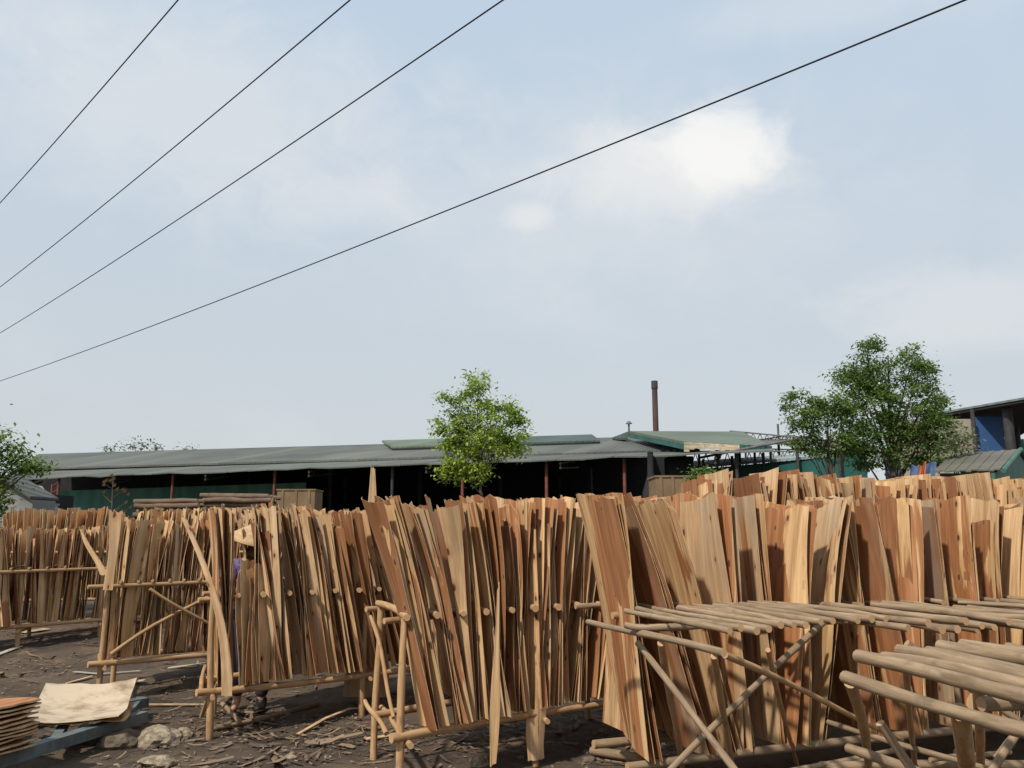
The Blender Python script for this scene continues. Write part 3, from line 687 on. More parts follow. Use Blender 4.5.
def flat_sheet(c, rz, wx, wy, z, curlx, curly, ti, label, seed, tilt=0.):
    mb = MB(); nu, nv = 8, 10; th = .004 if seed < 20 else .011; rnd = random.Random(seed)
    e = Vector((math.cos(rz), math.sin(rz), 0)); f = Vector((-math.sin(rz), math.cos(rz), 0)); P = []
    for j in range(nv+1):
        for i in range(nu+1):
            a, b = i/nu-.5, j/nv-.5
            zz = curlx*(a*2)**2+curly*(max(0, b*2))**2+rnd.uniform(-.003, .003)+.012*math.sin(a*9+seed)*b+tilt*a
            P.append(Vector(c)+e*(a*wx+.01*math.sin(b*7+seed))+f*(b*wy+.008*math.sin(a*8+seed))+UP*(z+zz))
    n1 = nu+1; mb.v = P+[p+UP*th for p in P]; o = len(P)
    tone = TONES[ti][0]; sd_ = rnd.random()
    for j in range(nv):
        for i in range(nu):
            k = [j*n1+i, j*n1+i+1, (j+1)*n1+i+1, (j+1)*n1+i]; uv = [((q % n1)/nu*wx, (q//n1)/nv*wy) for q in k]
            mb.face(k[::-1], uv[::-1], 0, True, tone, sd_); mb.face([o+q for q in k], uv, 0, True, tone, sd_)
    ring = list(range(n1))+[j*n1+nu for j in range(1, nv+1)]+[nv*n1+i for i in range(nu-1, -1, -1)]+[j*n1 for j in range(nv-1, 0, -1)]
    e0 = len(mb.v); mb.v += [mb.v[r].copy() for r in ring]+[mb.v[o+r].copy() for r in ring]; nr = len(ring)
    for q in range(nr): mb.face([e0+q, e0+(q+1) % nr, e0+nr+(q+1) % nr, e0+nr+q], None, 1, False)
    return tag(mb.build('veneer_sheet', [M['grey_sheet'] if ti == 0 else M['veneer'], M['edge']]), label, 'veneer sheet', None)
c0 = onz(80, 712, .21); c0.z = 0
flat_sheet(c0, R(14), .64, .62, .20, .03, .15, 0, 'single pale knotty veneer sheet with curled edge lying on the low trolley', 3)
flat_sheet(c0+Vector((.02, .03, 0)), R(17), .62, .58, .182, .0, .02, 2, 'brown sheet lying directly under the pale curled sheet on the trolley', 9)
cs = onz(-50, 712, .42); cs.z = 0
for k in range(11):
    o = flat_sheet(cs+Vector((random.uniform(-.015, .015), random.uniform(-.015, .015), 0)), R(-20+random.uniform(-3, 3)), .72, .66, .17+k*.026, .008+.003*random.random(), .01, (3, 2, 3, 4)[k % 4],
               ('topmost reddish veneer sheet of the low stack on the trolley' if k == 10 else 'reddish veneer sheet within the low flat stack on the trolley'), 20+k, tilt=.01)
    if k < 10: o['group'] = 'sheets in the low flat stack'

def stick(name, label, cat, pts, r, mat, r2=None, group=None, flat=False):
    P = [Vector((p[0], p[1], ground_at(p[0], p[1])+p[2])) for p in pts]; mb = MB()
    if flat:
        n = len(P)
        for k in range(n-1):
            d = (P[k+1]-P[k]).normalized(); s = Vector((-d.y, d.x, 0))*r
            mb.prism([P[k]-s, P[k]+s, P[k+1]+s, P[k+1]-s], (0, 0, .006))
    else: mb.tube(P, [r+((r2 or r)-r)*k/(len(P)-1) for k in range(len(P))], 8)
    return tag(mb.build(name, [mat, M['cut']]), label, cat, group)
def gp(px, py, dz=.02):
    v = onz(px, py, .0); 
    for _ in range(4): v = onz(px, py, ground_at(v.x, v.y))
    return (v.x, v.y, dz)
stick('fallen_pole', 'long thin brown pole lying on the soil beside the rack post', 'pole', [gp(212, 732), gp(262, 722), gp(318, 706)], .018, M['old_pole'])
stick('fallen_pole', 'short brown pole end leaning toward the long fallen pole', 'pole', [gp(222, 711, .06), gp(240, 725, .02)], .02, M['old_pole'])
stick('bent_strip', 'bent pale strip curving across the soil under the tall sheets', 'strip', [gp(298, 737), gp(325, 724, .04), gp(350, 715, .05), gp(374, 711)], .016, M['edge'], flat=True)
stick('wood_strip', 'straight pale lath lying behind the trolley end', 'strip', [gp(128, 707), gp(165, 707), gp(206, 707)], .015, M['edge'], flat=True)
stick('wood_strip', 'white strip lying on dark soil beyond the stack of reddish sheets', 'strip', [gp(-10, 660), gp(20, 648)], .035, M['smokewhite'], flat=True)
stick('wood_strip', 'long white strip under the lowest rail of the crossed-brace rack', 'strip', [gp(74, 674), gp(100, 676), gp(140, 673)], .022, M['smokewhite'], flat=True)
stick('wood_strip', 'short bright orange-brown board beneath the crossed-brace rack', 'strip', [gp(112, 685), gp(144, 683)], .05, M['cream'], flat=True)
stick('wood_strip', 'small grey strip slanting beside the post with the tied sheet', 'strip', [gp(66, 686), gp(92, 679)], .018, M['edge'], flat=True)
stick('wood_strip', 'flat pale offcut under the rail of the farthest timber rack', 'strip', [gp(22, 634), gp(47, 631)], .10, M['cream'], flat=True)
stick('wood_strip', 'pale curved offcut beyond the post of the tall sheet rack', 'strip', [gp(168, 670), gp(190, 668), gp(206, 665)], .03, M['cream'], flat=True)
stick('wood_strip', 'thin grey lath lying behind the end of the mid-yard rack', 'strip', [gp(366, 742), gp(394, 738)], .025, M['edge'], flat=True)
stick('fallen_pole', 'round grey log end lying on soil near the broad sheets', 'pole', [gp(592, 757, .04), gp(640, 764, .04)], .03, M['old_pole'])
stick('fallen_pole', 'slanting splintered stick poking out under the mid-yard rail', 'pole', [(1.05-.25, 6.1, .22), (1.05+.1, 5.9, .10)], .012, M['old_pole'])

def rock(label, px, py, r, mat, sq=.6, grp=None):
    import bmesh
    x, y, _ = gp(px, py); bm = bmesh.new(); bmesh.ops.create_icosphere(bm, subdivisions=3, radius=r)
    s = random.uniform(0, 50)
    for v in bm.verts:
        d = v.co.normalized(); k = 1+.35*noise.noise(d*1.3+Vector((s, 0, 0)))+.16*noise.noise(d*4+Vector((s, 3, 0)))
        v.co = Vector((d.x*r*k*1.2, d.y*r*k, d.z*r*k*sq))
    me = bpy.data.meshes.new('rock'); bm.to_mesh(me); bm.free(); me.materials.append(mat)
    o = bpy.data.objects.new('rock', me); COL.objects.link(o); o.location = (x, y, ground_at(x, y)+r*sq*.35); o.rotation_euler = (0, 0, random.uniform(0, 6))
    return tag(o, label, 'rock', grp)
random.seed(5)
rock('large brown lump of soil and stone near the trolley end', 122, 746, .15, M['stone'], .55)
rock('broad grey-cream concrete lump beside the brown lump', 158, 742, .15, M['pale_stone'], .5)
rock('bright white lump of lime next to the concrete lump', 182, 737, .075, M['pale_stone'], .6)
rock('flat pale lump lowest in view below the concrete lump', 158, 764, .10, M['pale_stone'], .4)
rock('single pale rock on the soil under the mid-yard rack', 479, 765, .055, M['pale_stone'], .8)
rock('grey stone in the shade beneath the tall sheet rack', 224, 705, .07, M['stone'], .7)
for k in range(46):
    px, py = random.uniform(10, 600), random.uniform(690, 790)
    rock('small brown stone half sunk in the littered soil', px, py, random.uniform(.014, .04), random.choice((M['stone'], M['stone'], M['pale_stone'])), .6, 'small stones scattered on the soil')

# scraps
random.seed(12); mb = MB()
def scrap(x, y, L, W):
    a = random.uniform(0, math.pi); e = Vector((math.cos(a), math.sin(a), random.uniform(-.15, .15))); f = Vector((-math.sin(a), math.cos(a), random.uniform(-.3, .3)))
    c = Vector((x, y, ground_at(x, y)+random.uniform(.004, .02))); cv = random.uniform(0, .25)*L; n = 3; tn = random.random(); sd_ = random.random()
    i = len(mb.v)
    for k in range(n+1):
        s = k/n-.5; w = W*(1-.6*abs(s))*random.uniform(.7, 1.2)
        p = c+e*(s*L)+UP*(cv*(s*s)*2); mb.v += [p-f*w/2, p+f*w/2]
    for k in range(n):
        mb.face([i+2*k, i+2*k+1, i+2*k+3, i+2*k+2], [(0, k*L/n), (W, k*L/n), (W, (k+1)*L/n), (0, (k+1)*L/n)], 0 if tn > .35 else 1, False, tn, sd_)
for _ in range(17000):
    y = 4.6+8*random.random()**1.3; x = random.uniform(-.72*y, .25*y)
    cl = noise.noise(Vector((x*1.1, y*1.1, 5)))
    if cl < random.uniform(-.45, .25): continue
    if y > 7.6 and random.random() < .55: continue
    r = random.random()
    if r < .72: scrap(x, y, random.uniform(.012, .06), random.uniform(.006, .028))
    elif r < .96: scrap(x, y, random.uniform(.05, .16), random.uniform(.006, .03))
    else: scrap(x, y, random.uniform(.15, .42), random.uniform(.01, .05))
t = NT('scrap_wood'); tone = t.attr('tone'); sd_ = t.attr('seed')
t.col(t.mix(tone, t.mix(sd_, (.18, .125, .08), (.38, .28, .18)), t.mix(sd_, (.24, .17, .11), (.10, .06, .04)))); t.b.inputs['Roughness'].default_value = .9
t2 = NT('scrap_dark'); t2.col(t2.mix(t2.attr('seed'), (.055, .038, .028), (.19, .15, .11))); t2.b.inputs['Roughness'].default_value = .9
tag(mb.build('wood_litter', [t.mat, t2.mat]), 'litter of broken veneer scraps and splinters over the dark soil', 'litter', kind='stuff')

# ------------------------------------------------------------------ trees
def tree(name, label, base, lobes, depth_y, leafmat, n_per, lsize, trunk_r, tops, group=None, dens=1.0, droop=.0):
    root = empty(name, base); tag(root, label, 'tree', group)
    base = Vector(base); tr = MB(); cr = MB(); px2m = depth_y/FPX
    top = aty(*tops, depth_y)
    tp = [base-UP*.1, base.lerp(top, .35)+Vector((random.uniform(-.05, .05), 0, 0)), base.lerp(top, .7)+Vector((random.uniform(-.1, .1), .05, 0)), top]
    tr.tube(tp, [trunk_r, trunk_r*.75, trunk_r*.4, trunk_r*.12], 9)
    for (px, py, rx, ry) in lobes:
        c = aty(px, py, depth_y); rX, rZ = rx*px2m, ry*px2m; rY = rX*.85
        c.y += random.uniform(-.25, .25)*rX
        h = min(max((c.z-base.z)*(.78 if trunk_r < .06 else .6), .25*(top.z-base.z)), .92*(top.z-base.z))
        s = base.lerp(top, h/(top.z-base.z)); m = s.lerp(c, .55)+UP*.05
        tr.tube([s, m, c], [trunk_r*.33, trunk_r*.2, trunk_r*.08], 6)
        ncl = max(5, int(dens*20*(rX*rZ)/.25))
        for _ in range(ncl):
            while True:
                d = Vector([random.uniform(-1, 1) for _ in range(3)])
                if .12 < d.length < 1: break
            d = d.normalized()*(d.length**.55)
            q = c+Vector((d.x*rX, d.y*rY, d.z*rZ))
            tr.tube([c.lerp(q, .15), c.lerp(q, .6)+UP*.02, q], [trunk_r*.07, trunk_r*.05, trunk_r*.025], 4, cap=False)
            rc = random.uniform(.08, .17)*(1 if rX > .5 else .8)*max(1, lsize/.1); ct = random.random()
            for _k in range(int(n_per*1.7)):
                o = Vector((random.gauss(0, rc), random.gauss(0, rc), random.gauss(0, rc*.6)))
                p = q+o; a = random.uniform(0, 6.28); el = random.uniform(-.9, .5)-droop
                e = Vector((math.cos(a)*math.cos(el), math.sin(a)*math.cos(el), math.sin(el)))
                f = e.cross(Vector((random.uniform(-.5, .5), random.uniform(-.5, .5), 1))).normalized()
                Ls = lsize*random.uniform(.6, 1.25); W = Ls*.5; b = e.cross(f)*(-.12*Ls)
                i = len(cr.v); cr.v += [p, p+e*Ls*.45+f*W/2+b*0, p+e*Ls-b, p+e*Ls*.45-f*W/2]
                cr.face([i, i+1, i+2, i+3], None, 0, False, min(1, max(0, ct*.7+random.uniform(0, .3))), random.random())
    tr.build('trunk', [M['bark'], M['bark']], root); cr.build('crown', leafmat, root)
random.seed(31)
yT = 22.
tree('young_tree', 'slender bright green tree standing before the dark open shed', (aty(487, 500, yT).x, yT, gz(0, yT)), [(478, 380, 10, 14), (470, 402, 16, 16), (503, 412, 18, 14), (446, 400, 8, 7), (452, 428, 17, 16), (482, 432, 30, 20), (520, 416, 11, 11),
     (512, 436, 15, 12), (455, 452, 18, 14), (496, 450, 24, 12), (470, 442, 24, 18), (455, 472, 17, 10), (477, 474, 17, 11), (515, 449, 10, 5)], yT, M['leafA'], 30, .115, .05, (478, 372), dens=1.25)
yT = 20.
tree('broad_tree', 'large dark green tree with a split crown between the sheds', (aty(889, 490, yT).x, yT, gz(0, yT)), [(866, 348, 15, 12), (862, 372, 24, 18), (890, 378, 26, 20), (914, 356, 12, 13), (918, 378, 20, 20), (932, 392, 10, 12), (868, 405, 30, 24), (905, 412, 34, 24),
     (938, 420, 18, 20), (880, 435, 34, 22), (920, 440, 32, 18), (948, 440, 14, 13), (900, 457, 32, 12), (862, 455, 18, 14), (850, 385, 12, 12), (930, 458, 16, 10)], yT, M['leafB'], 32, .098, .11, (888, 355), dens=1.5)
tree('dark_tree', 'lower dark tree merging with the broad tree, on a thin black trunk', (aty(833, 490, yT-.6).x, yT-.6, gz(0, yT)), [(797, 400, 13, 12), (822, 405, 14, 14), (803, 422, 20, 16), (832, 420, 22, 20), (845, 405, 12, 14), (800, 442, 13, 10), (828, 442, 20, 12), (815, 455, 12, 7), (850, 440, 14, 14)],
     yT-.6, M['leafB'], 32, .098, .07, (828, 405), dens=1.5)
tree('pale_shrub', 'pale grey-green bushy tree against the beige wall', (aty(957, 485, 18.6).x, 18.6, gz(0, 19)), [(955, 432, 12, 12), (962, 444, 12, 9), (948, 446, 9, 10)], 18.6, M['leafC'], 26, .09, .04, (955, 432), dens=1.3)
yT = 13.
tree('leafy_tree', 'green tree partly in view beside the grey plastered house', (aty(-25, 520, yT).x, yT, gz(-7, yT)), [(2, 440, 13, 10), (-10, 455, 24, 20), (22, 455, 14, 9), (15, 468, 22, 9), (36, 466, 11, 6), (-20, 490, 22, 20), (0, 487, 10, 10), (-4, 510, 9, 12), (-50, 440, 40, 40)], yT, M['leafB'], 30, .09, .08, (-25, 425), dens=1.8)
yT = 72.
for (x, lab, lb) in ((135, 'distant treetop with wispy fronds beyond the long shed roof', [(128, 447, 10, 5), (143, 443, 9, 5), (155, 448, 8, 4)]), (107, 'small distant treetop near the shed roof corner', [(107, 449, 5, 3)]), (185, 'tiny distant treetop peeping over the long roof', [(185, 449, 7, 3)])):
    tree('distant_tree', lab, (aty(x, 500, yT).x, yT, .28), lb, yT, M['leafF'], 9, .30, .12, (x, 447), dens=.22)
# bare sapling, bush, banana
def sapling():
    y = 16.5; b = aty(116, 500, y); root = empty('dead_sapling', (b.x, y, .28)); tag(root, 'bare reddish sapling with few dry leaves before the teal wall', 'sapling')
    tr = MB(); top = aty(113, 478, y); tr.tube([(b.x, y, .2), (b.x-.05, y, 1.6), top], [.03, .02, .005], 6); cr = MB()
    for k in range(22):
        s = random.uniform(.35, 1); p = Vector((b.x, y, .3)).lerp(top, s); a = random.uniform(0, 6.28); q = p+Vector((math.cos(a), math.sin(a), .6))*random.uniform(.1, .3)
        tr.tube([p, q], [.007, .003], 4, cap=False)
        for _ in range(2):
            c = q+Vector([random.gauss(0, .05) for _ in range(3)]); i = len(cr.v)
            cr.v += [c, c+Vector((.05, 0, .02)), c+Vector((.03, .03, -.05)), c+Vector((-.02, 0, -.04))]; cr.face([i, i+1, i+2, i+3], None, 0, False, random.random(), random.random())
    tr.build('trunk', [M['bark']], root); cr.build('leaves', rough_mat('dry_leaf', (.16, .09, .05), (.22, .15, .08), 3, .8, 0), root)
sapling()
tree('bush', 'low round bush in front of the teal building', (aty(706, 490, 15).x, 15, .28), [(706, 474, 11, 7), (697, 478, 6, 4)], 15., M['leafB'], 26, .07, .03, (706, 476), dens=1.6)
def banana():
    y = 14.; b = aty(776, 490, y); root = empty('banana_plant', (b.x, y, .28)); tag(root, 'small banana plant with ragged leaves before the teal building', 'plant'); cr = MB(); st = MB()
    st.tube([(b.x, y, .2), (b.x, y, 1.9)], [.05, .03], 8)
    for k in range(7):
        a = k*.9+.3; L = random.uniform(.45, .7); n = 6; i = len(cr.v); p0 = Vector((b.x, y, 1.85)); d = Vector((math.cos(a), math.sin(a), 0)); s = Vector((-d.y, d.x, 0))
        for j in range(n+1):
            t_ = j/n; p = p0+d*(L*t_)+UP*(L*(1.1*t_-1.0*t_*t_)); w_ = .09*math.sin(math.pi*min(1, t_*.9+.1)); cr.v += [p-s*w_-UP*.02, p+UP*.0, p+s*w_-UP*.02]
        for j in range(n):
            q = i+3*j; cr.face([q, q+1, q+4, q+3], None, 0, True, .9, .3); cr.face([q+1, q+2, q+5, q+4], None, 0, True, .7, .3)
    st.build('stem', M['green_paint'], root); cr.build('leaves', M['leafA'], root)
banana()

# ------------------------------------------------------------------ long open shed
def lerp_line(a, b, t): return Vector(a).lerp(Vector(b), t)
TH = Vector((0, 0, -.10))
shed = empty('long_shed', onz(400, 462, .28+1.3).xy.to_3d()+Vector((0, 0, 0)));  shed.location = (-4, 36, .28)
tag(shed, 'long low open-fronted shed with grey corrugated roof and black interior', 'shed')
ZE, ZM, ZR = 4.2, 5.0, 6.6
EA, EB = onz(6, 479, ZE), onz(772, 450.5, ZE)
MA, MBp = onz(18, 472, ZM-.2), onz(772, 448.5, ZM-.2)
UA, UB = onz(20, 468.5, ZM), onz(700, 449, ZM)
RA, RB = onz(38, 454, ZR), onz(640, 436.5, ZR)
mb = MB(); n = 34; dzs = [random.uniform(-.045, .045) for _ in range(n+1)]
for k in range(n):
    a, b = EA.lerp(EB, k/n)+UP*dzs[k], EA.lerp(EB, (k+1)/n)+UP*dzs[k+1]; sh = (EA-MA).normalized()*random.uniform(0, .14)
    mb.prism([a+sh, b+sh, MA.lerp(MBp, (k+1)/n), MA.lerp(MBp, k/n)], TH*.5)
mb.build('lower_roof', M['roof'], shed)
RA2 = RA+Vector((8, 14, -2.2)); RB2 = RB+Vector((6, 16, -2.2))
mb = MB(); mb.prism([UA, UB, RB, RA], TH); mb.prism([RA, RB, RB2, RA2], TH); mb.build('upper_roof', M['roof'], shed)
# gap between roofs, its shade painted as a black strip
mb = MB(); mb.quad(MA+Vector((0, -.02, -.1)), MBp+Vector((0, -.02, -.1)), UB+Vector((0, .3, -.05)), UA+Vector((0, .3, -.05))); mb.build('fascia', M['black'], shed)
# raised green sections on the upper roof
def raised(xa, xb, xa2, lo, hi, m, nm):
    def q(px, s):   # point over the upper roof
        lowp = onz(px, 469-(px-20)*(19.5/680), ZM); ridg = onz(px, 454.3-(px-38)*(17.5/602), ZR); return lowp.lerp(ridg, s)
    a, b, c_, d = q(xa2, lo), q(xb, lo), q(xb-8, hi), q(xa, hi)
    o = Vector((0, 0, .2)); mb = MB(); mb.prism([a+o, b+o, c_+o, d+o], (0, 0, -.12)); mb.prism([a+o*.6, b+o*.6, b, a], (0, .1, 0), 1); mb.build(nm, [m, M['black']], shed)
raised(382, 478, 392, .52, 1.05, M['roof_green'], 'raised_roof')
raised(479, 600, 480, .52, 1.02, M['roof_teal'], 'raised_roof')
# posts along the eave
for px, m in ((54, 'rust'), (169, 'rust'), (272, 'rust'), (391, 'darksteel'), (462, 'rust'), (547, 'rust'), (626, 'rust'), (740, 'darksteel')):
    t_ = (px-6)/766; p = EA.lerp(EB, t_); p = onz(px, 479-(px-6)*(28.5/766), ZE)+Vector((0, .5, -.1)); mb = MB(); mb.tube([(p.x, p.y, .2), (p.x, p.y, ZE)], .065, 8); mb.build('post', M[m], shed)
# roof trusses and purlins seen from under the eave
for k in range(7):
    t_ = .05+k*.15; a = EA.lerp(EB, t_); b = MA.lerp(MBp, t_)
    mb = MB(); mb.tube([a+UP*-.18, b+UP*-.18], .05, 6); mb.tube([a+UP*-.35, b+UP*-.55], .05, 6)
    for j in range(6): mb.tube([a.lerp(b, j/6)+UP*-.3, a.lerp(b, (j+.5)/6)+UP*-.15], .03, 5)
    mb.build('truss', M['darksteel'], shed)
# inner columns
for px, y_ in ((205, 47), (330, 45), (345, 52), (420, 46), (500, 48), (590, 44), (560, 50), (110, 50), (160, 52), (250, 52)):
    p = aty(px, 480, y_); mb = MB(); mb.tube([(p.x, y_, .2), (p.x, y_, 4.8)], .12, 8); mb.build('column', M['darksteel'], shed)
# back and side walls
BA, BB = RA+Vector((6, 7, 0)), RB+Vector((6, 9, 0))
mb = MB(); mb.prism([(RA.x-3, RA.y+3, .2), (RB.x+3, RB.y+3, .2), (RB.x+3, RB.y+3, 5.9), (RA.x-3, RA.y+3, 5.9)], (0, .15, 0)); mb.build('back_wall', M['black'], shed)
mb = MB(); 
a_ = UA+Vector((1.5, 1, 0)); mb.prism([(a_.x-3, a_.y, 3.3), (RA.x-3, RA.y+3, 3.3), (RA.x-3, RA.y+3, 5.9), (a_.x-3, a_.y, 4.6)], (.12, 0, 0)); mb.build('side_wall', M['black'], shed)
a0, a1 = onz(58, 491, 4.0), onz(306, 482.5, 4.0)
mb = MB(); mb.prism([(a0.x, a0.y, .2), (a1.x, a1.y, .2), tuple(a1), tuple(a0)], (0, .12, 0)); tw = mb.build('inner_sheet', M['teal_lit'], shed)
# black sheet added for the shade deep in the bay, closing the far gap
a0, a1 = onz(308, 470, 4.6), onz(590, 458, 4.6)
mb = MB(); mb.prism([(a0.x, a0.y+14, .2), (a1.x, a1.y+14, .2), (a1.x, a1.y+14, 5.2), (a0.x, a0.y+14, 5.2)], (0, .12, 0)); mb.build('inner_sheet', M['black'], shed)
for px, w_ in ((548, 10), (690, 26), (655, 16)):
    p = onz(px, 455, 4.1); wm = w_*p.y/FPX
    mb = MB(); 
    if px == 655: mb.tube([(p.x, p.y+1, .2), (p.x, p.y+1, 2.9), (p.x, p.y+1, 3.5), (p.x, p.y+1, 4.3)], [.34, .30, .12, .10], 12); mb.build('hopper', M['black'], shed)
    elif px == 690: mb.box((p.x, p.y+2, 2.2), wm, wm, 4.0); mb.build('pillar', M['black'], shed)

# chimney
y_ = 58; b = aty(656, 436, y_); tt = aty(653.5, 381, y_)
ch = empty('chimney', (b.x, y_, .28)); tag(ch, 'tall thin rusty steel chimney rising behind the raised roof', 'chimney')
mb = MB(); mb.tube([(b.x, y_, .2), (b.x, y_, tt.z-.5)], [.21, .19], 14, mcap=0); mb.build('flue', M['flue'], ch)
mb = MB(); mb.tube([(b.x, y_, tt.z-.55), (b.x, y_, tt.z)], [.23, .22], 14, mcap=0); mb.build('collar', M['darksteel'], ch)
y_ = 46; b = aty(629, 432, y_); tt = aty(629, 422, y_)
vn = empty('roof_vent', (b.x, y_, 5.6)); tag(vn, 'small mushroom vent pipe on the raised gable corner', 'vent')
mb = MB(); mb.tube([(b.x, y_, 5.5), (b.x, y_, tt.z)], .05, 8); mb.build('pipe', M['greysteel'], vn)
mb = MB(); mb.tube([(b.x, y_, tt.z-.1), (b.x, y_, tt.z+.05)], [.2, .06], 10); mb.build('cap', M['greysteel'], vn)

# raised workshop roof
ws = empty('workshop', (10, 38, .28)); tag(ws, 'raised green-roofed workshop with teal gable and tattered cream fascia', 'workshop')
R1, R2 = aty(629, 431, 42), aty(742, 431.5, 44)
E1, E2 = aty(684, 441.5, 32), aty(772, 446, 33)
mb = MB(); mb.prism([E1, E2, R2, R1], (0, 0, -.12)); mb.build('roof', M['roof_green'], ws)
G1 = aty(684, 449.5, 32); G0 = aty(629, 437.5, 42)
mb = MB(); mb.prism([E1+UP*-.13, R1+UP*-.13, G0, G1], (.12, .05, 0)); mb.build('gable_wall', M['teal'], ws)
R0 = aty(612, 437.5, 44)
mb = MB(); mb.prism([R1, aty(620, 437, 48), R0, aty(627, 438, 42)], (0, 0, -.1)); mb.build('roof_hip', M['roof_teal'], ws)
F2 = E1.lerp(E2, .62); G2_ = aty(740, 449.5, 32.5)
def tat(a, b, c_, d, n, m, nm):
    mb = MB()
    for k in range(n):
        s0, s1 = k/n, (k+1)/n; dz = random.uniform(-.10, .05); q = [a.lerp(b, s0), a.lerp(b, s1), d.lerp(c_, s1)+UP*dz, d.lerp(c_, s0)+UP*dz]
        off = Vector((0, random.uniform(-.06, 0), 0)); mb.prism([p+off for p in q], (0, .02, 0))
    mb.build(nm, m, ws)
tat(E1+UP*-.02, F2+UP*-.02, G2_, G1, 11, M['cream'], 'fascia')
tat(F2+UP*-.02, E2+UP*-.02, aty(768, 451, 33), G2_, 4, M['teal'], 'fascia')
for px in (686, 700, 718, 741, 756, 772):
    p = aty(px, 452, 33); mb = MB(); mb.tube([(p.x, 33.2, .2), (p.x, 33.2, p.z+.1)], .05, 6); mb.build('post', M['darksteel'], ws)

# steel frames without cladding
fr = empty('unclad_shed', (14, 40, .28)); tag(fr, 'unclad shed of open lattice trusses beside the chimney', 'shed')
def truss(a, b, h, n, mat, nm='truss', r=.04):
    mb = MB(); a, b = Vector(a), Vector(b); mb.tube([a, b], r, 5); mb.tube([a-UP*h, b-UP*h], r, 5)
    for k in range(n):
        p, q = a.lerp(b, k/n), a.lerp(b, (k+1)/n); mb.tube([p-UP*h, p.lerp(q, .5)], r*.7, 4); mb.tube([p.lerp(q, .5), q-UP*h], r*.7, 4)
    mb.build(nm, mat, fr)
truss(aty(690, 453, 38), aty(800, 451, 36), .75, 10, M['greysteel'], r=.03)
truss(aty(692, 462, 42), aty(790, 456, 40), .5, 9, M['greysteel'], r=.03)
truss(aty(730, 431, 46), aty(800, 437.5, 42), .38, 10, M['greysteel'])
truss(aty(752, 441.5, 44), aty(788, 435, 44), .2, 5, M['darksteel'])
truss(aty(788, 435.5, 44), aty(870, 446, 40), .3, 10, M['darksteel'])
truss(aty(770, 449, 40), aty(880, 452, 38), .6, 9, M['greysteel'], r=.03)
for px in (738, 745, 778, 800): 
    p = aty(px, 440, 43); mb = MB(); mb.tube([(p.x, 43, .2), (p.x, 43, p.z)], .05, 6); mb.build('post', M['greysteel'], fr)
mb = MB(); mb.prism([aty(750, 442, 40), aty(870, 446, 38), aty(870, 440.5, 46), aty(760, 438.5, 48)], (0, 0, -.08)); mb.build('roof_sheet', M['roof'], fr)
p = aty(778, 428, 48); mb = MB(); mb.tube([(p.x, 48, .2), (p.x, 48, aty(778, 424, 48).z)], .06, 6); mb.build('post', M['greysteel'], fr)
# teal building
tb = empty('teal_building', (12, 30, .28)); tag(tb, 'low building with teal sheet walls and pale sloping roof behind the racks', 'building')
a0, a1 = onz(684, 470.5, 4.0), onz(866, 453.5, 4.0)
mb = MB(); mb.prism([(a0.x, a0.y, .2), (a1.x, a1.y, .2), tuple(a1), tuple(a0)], (.05, .15, 0)); mb.build('wall', M['teal'], tb)
b0, b1 = aty(690, 461, a0.y+9), aty(872, 449.5, a1.y+8)
mb = MB(); mb.prism([a0+Vector((-.2, -.35, .08)), a1+Vector((.3, -.35, .08)), b1, b0], (0, 0, -.08)); mb.build('roof', M['roof_blue'], tb)
for s in (.12, .3, .48, .66, .86):
    p = a0.lerp(a1, s); mb = MB(); mb.tube([(p.x-.02, p.y-.45, .2), (p.x-.02, p.y-.45, 4.35)], .055, 6); mb.build('post', M['darksteel'], tb)
mb = MB(); mb.tube([a0.lerp(a1, .1)+Vector((0, -.45, .42)), a0.lerp(a1, .75)+Vector((0, -.45, .75))], .05, 6); mb.build('beam', M['greysteel'], tb)

# big shed with blue panel
bs = empty('tall_shed', (16, 29, .28)); tag(bs, 'tall open shed with dark roof underside, beige cladding and blue panel', 'shed')
Z = 5.7; a0, a1 = onz(930, 413.5, Z), onz(1100, 384, Z)
mb = MB(); mb.prism([a0, a1, a1+Vector((6, 16, 1.0)), a0+Vector((6, 16, 1.0))], (0, 0, -.07)); mb.build('roof', M['roof_blue'], bs)
mb = MB(); mb.prism([a0+UP*-.08+EY*.1, a1+UP*-.08+EY*.1, a1+Vector((6, 14, .2)), a0+Vector((6, 14, .2))], (0, 0, -.08)); mb.build('underside_shade', M['black'], bs)  # black slab added to paint the shade under the roof
y1 = a0.y+.8
def wallpx(xa, xb, ya, ybm, y, m, nm, par, th=.12):
    p, q = aty(xa, ya, y), aty(xb, ya, y); r = aty(xa, ybm, y); mb = MB(); mb.prism([(p.x, y, r.z), (q.x, y, r.z), (q.x, y, q.z), (p.x, y, p.z)], (0, th, 0)); return mb.build(nm, m, par)
wallpx(890, 973, 419, 500, 28.6, M['beige'], 'wall', bs)
wallpx(885, 897, 448, 490, 28.3, M['blue'], 'panel', bs)
wallpx(972.5, 1002, 416.5, 500, 28.4, M['blue'], 'panel', bs)
wallpx(1002, 1110, 439, 500, 38, M['teal'], 'wall', bs)
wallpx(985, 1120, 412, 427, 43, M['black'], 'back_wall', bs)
for px, y_, r in ((1008, 27.5, .16), (1016, 33, .1), (1045, 26, .16), (973, 28.0, .07)):
    p = aty(px, 420, y_); mb = MB(); mb.tube([(p.x, y_, .2), (p.x, y_, 5.55)], r, 8); mb.build('column', M['darksteel'], bs)

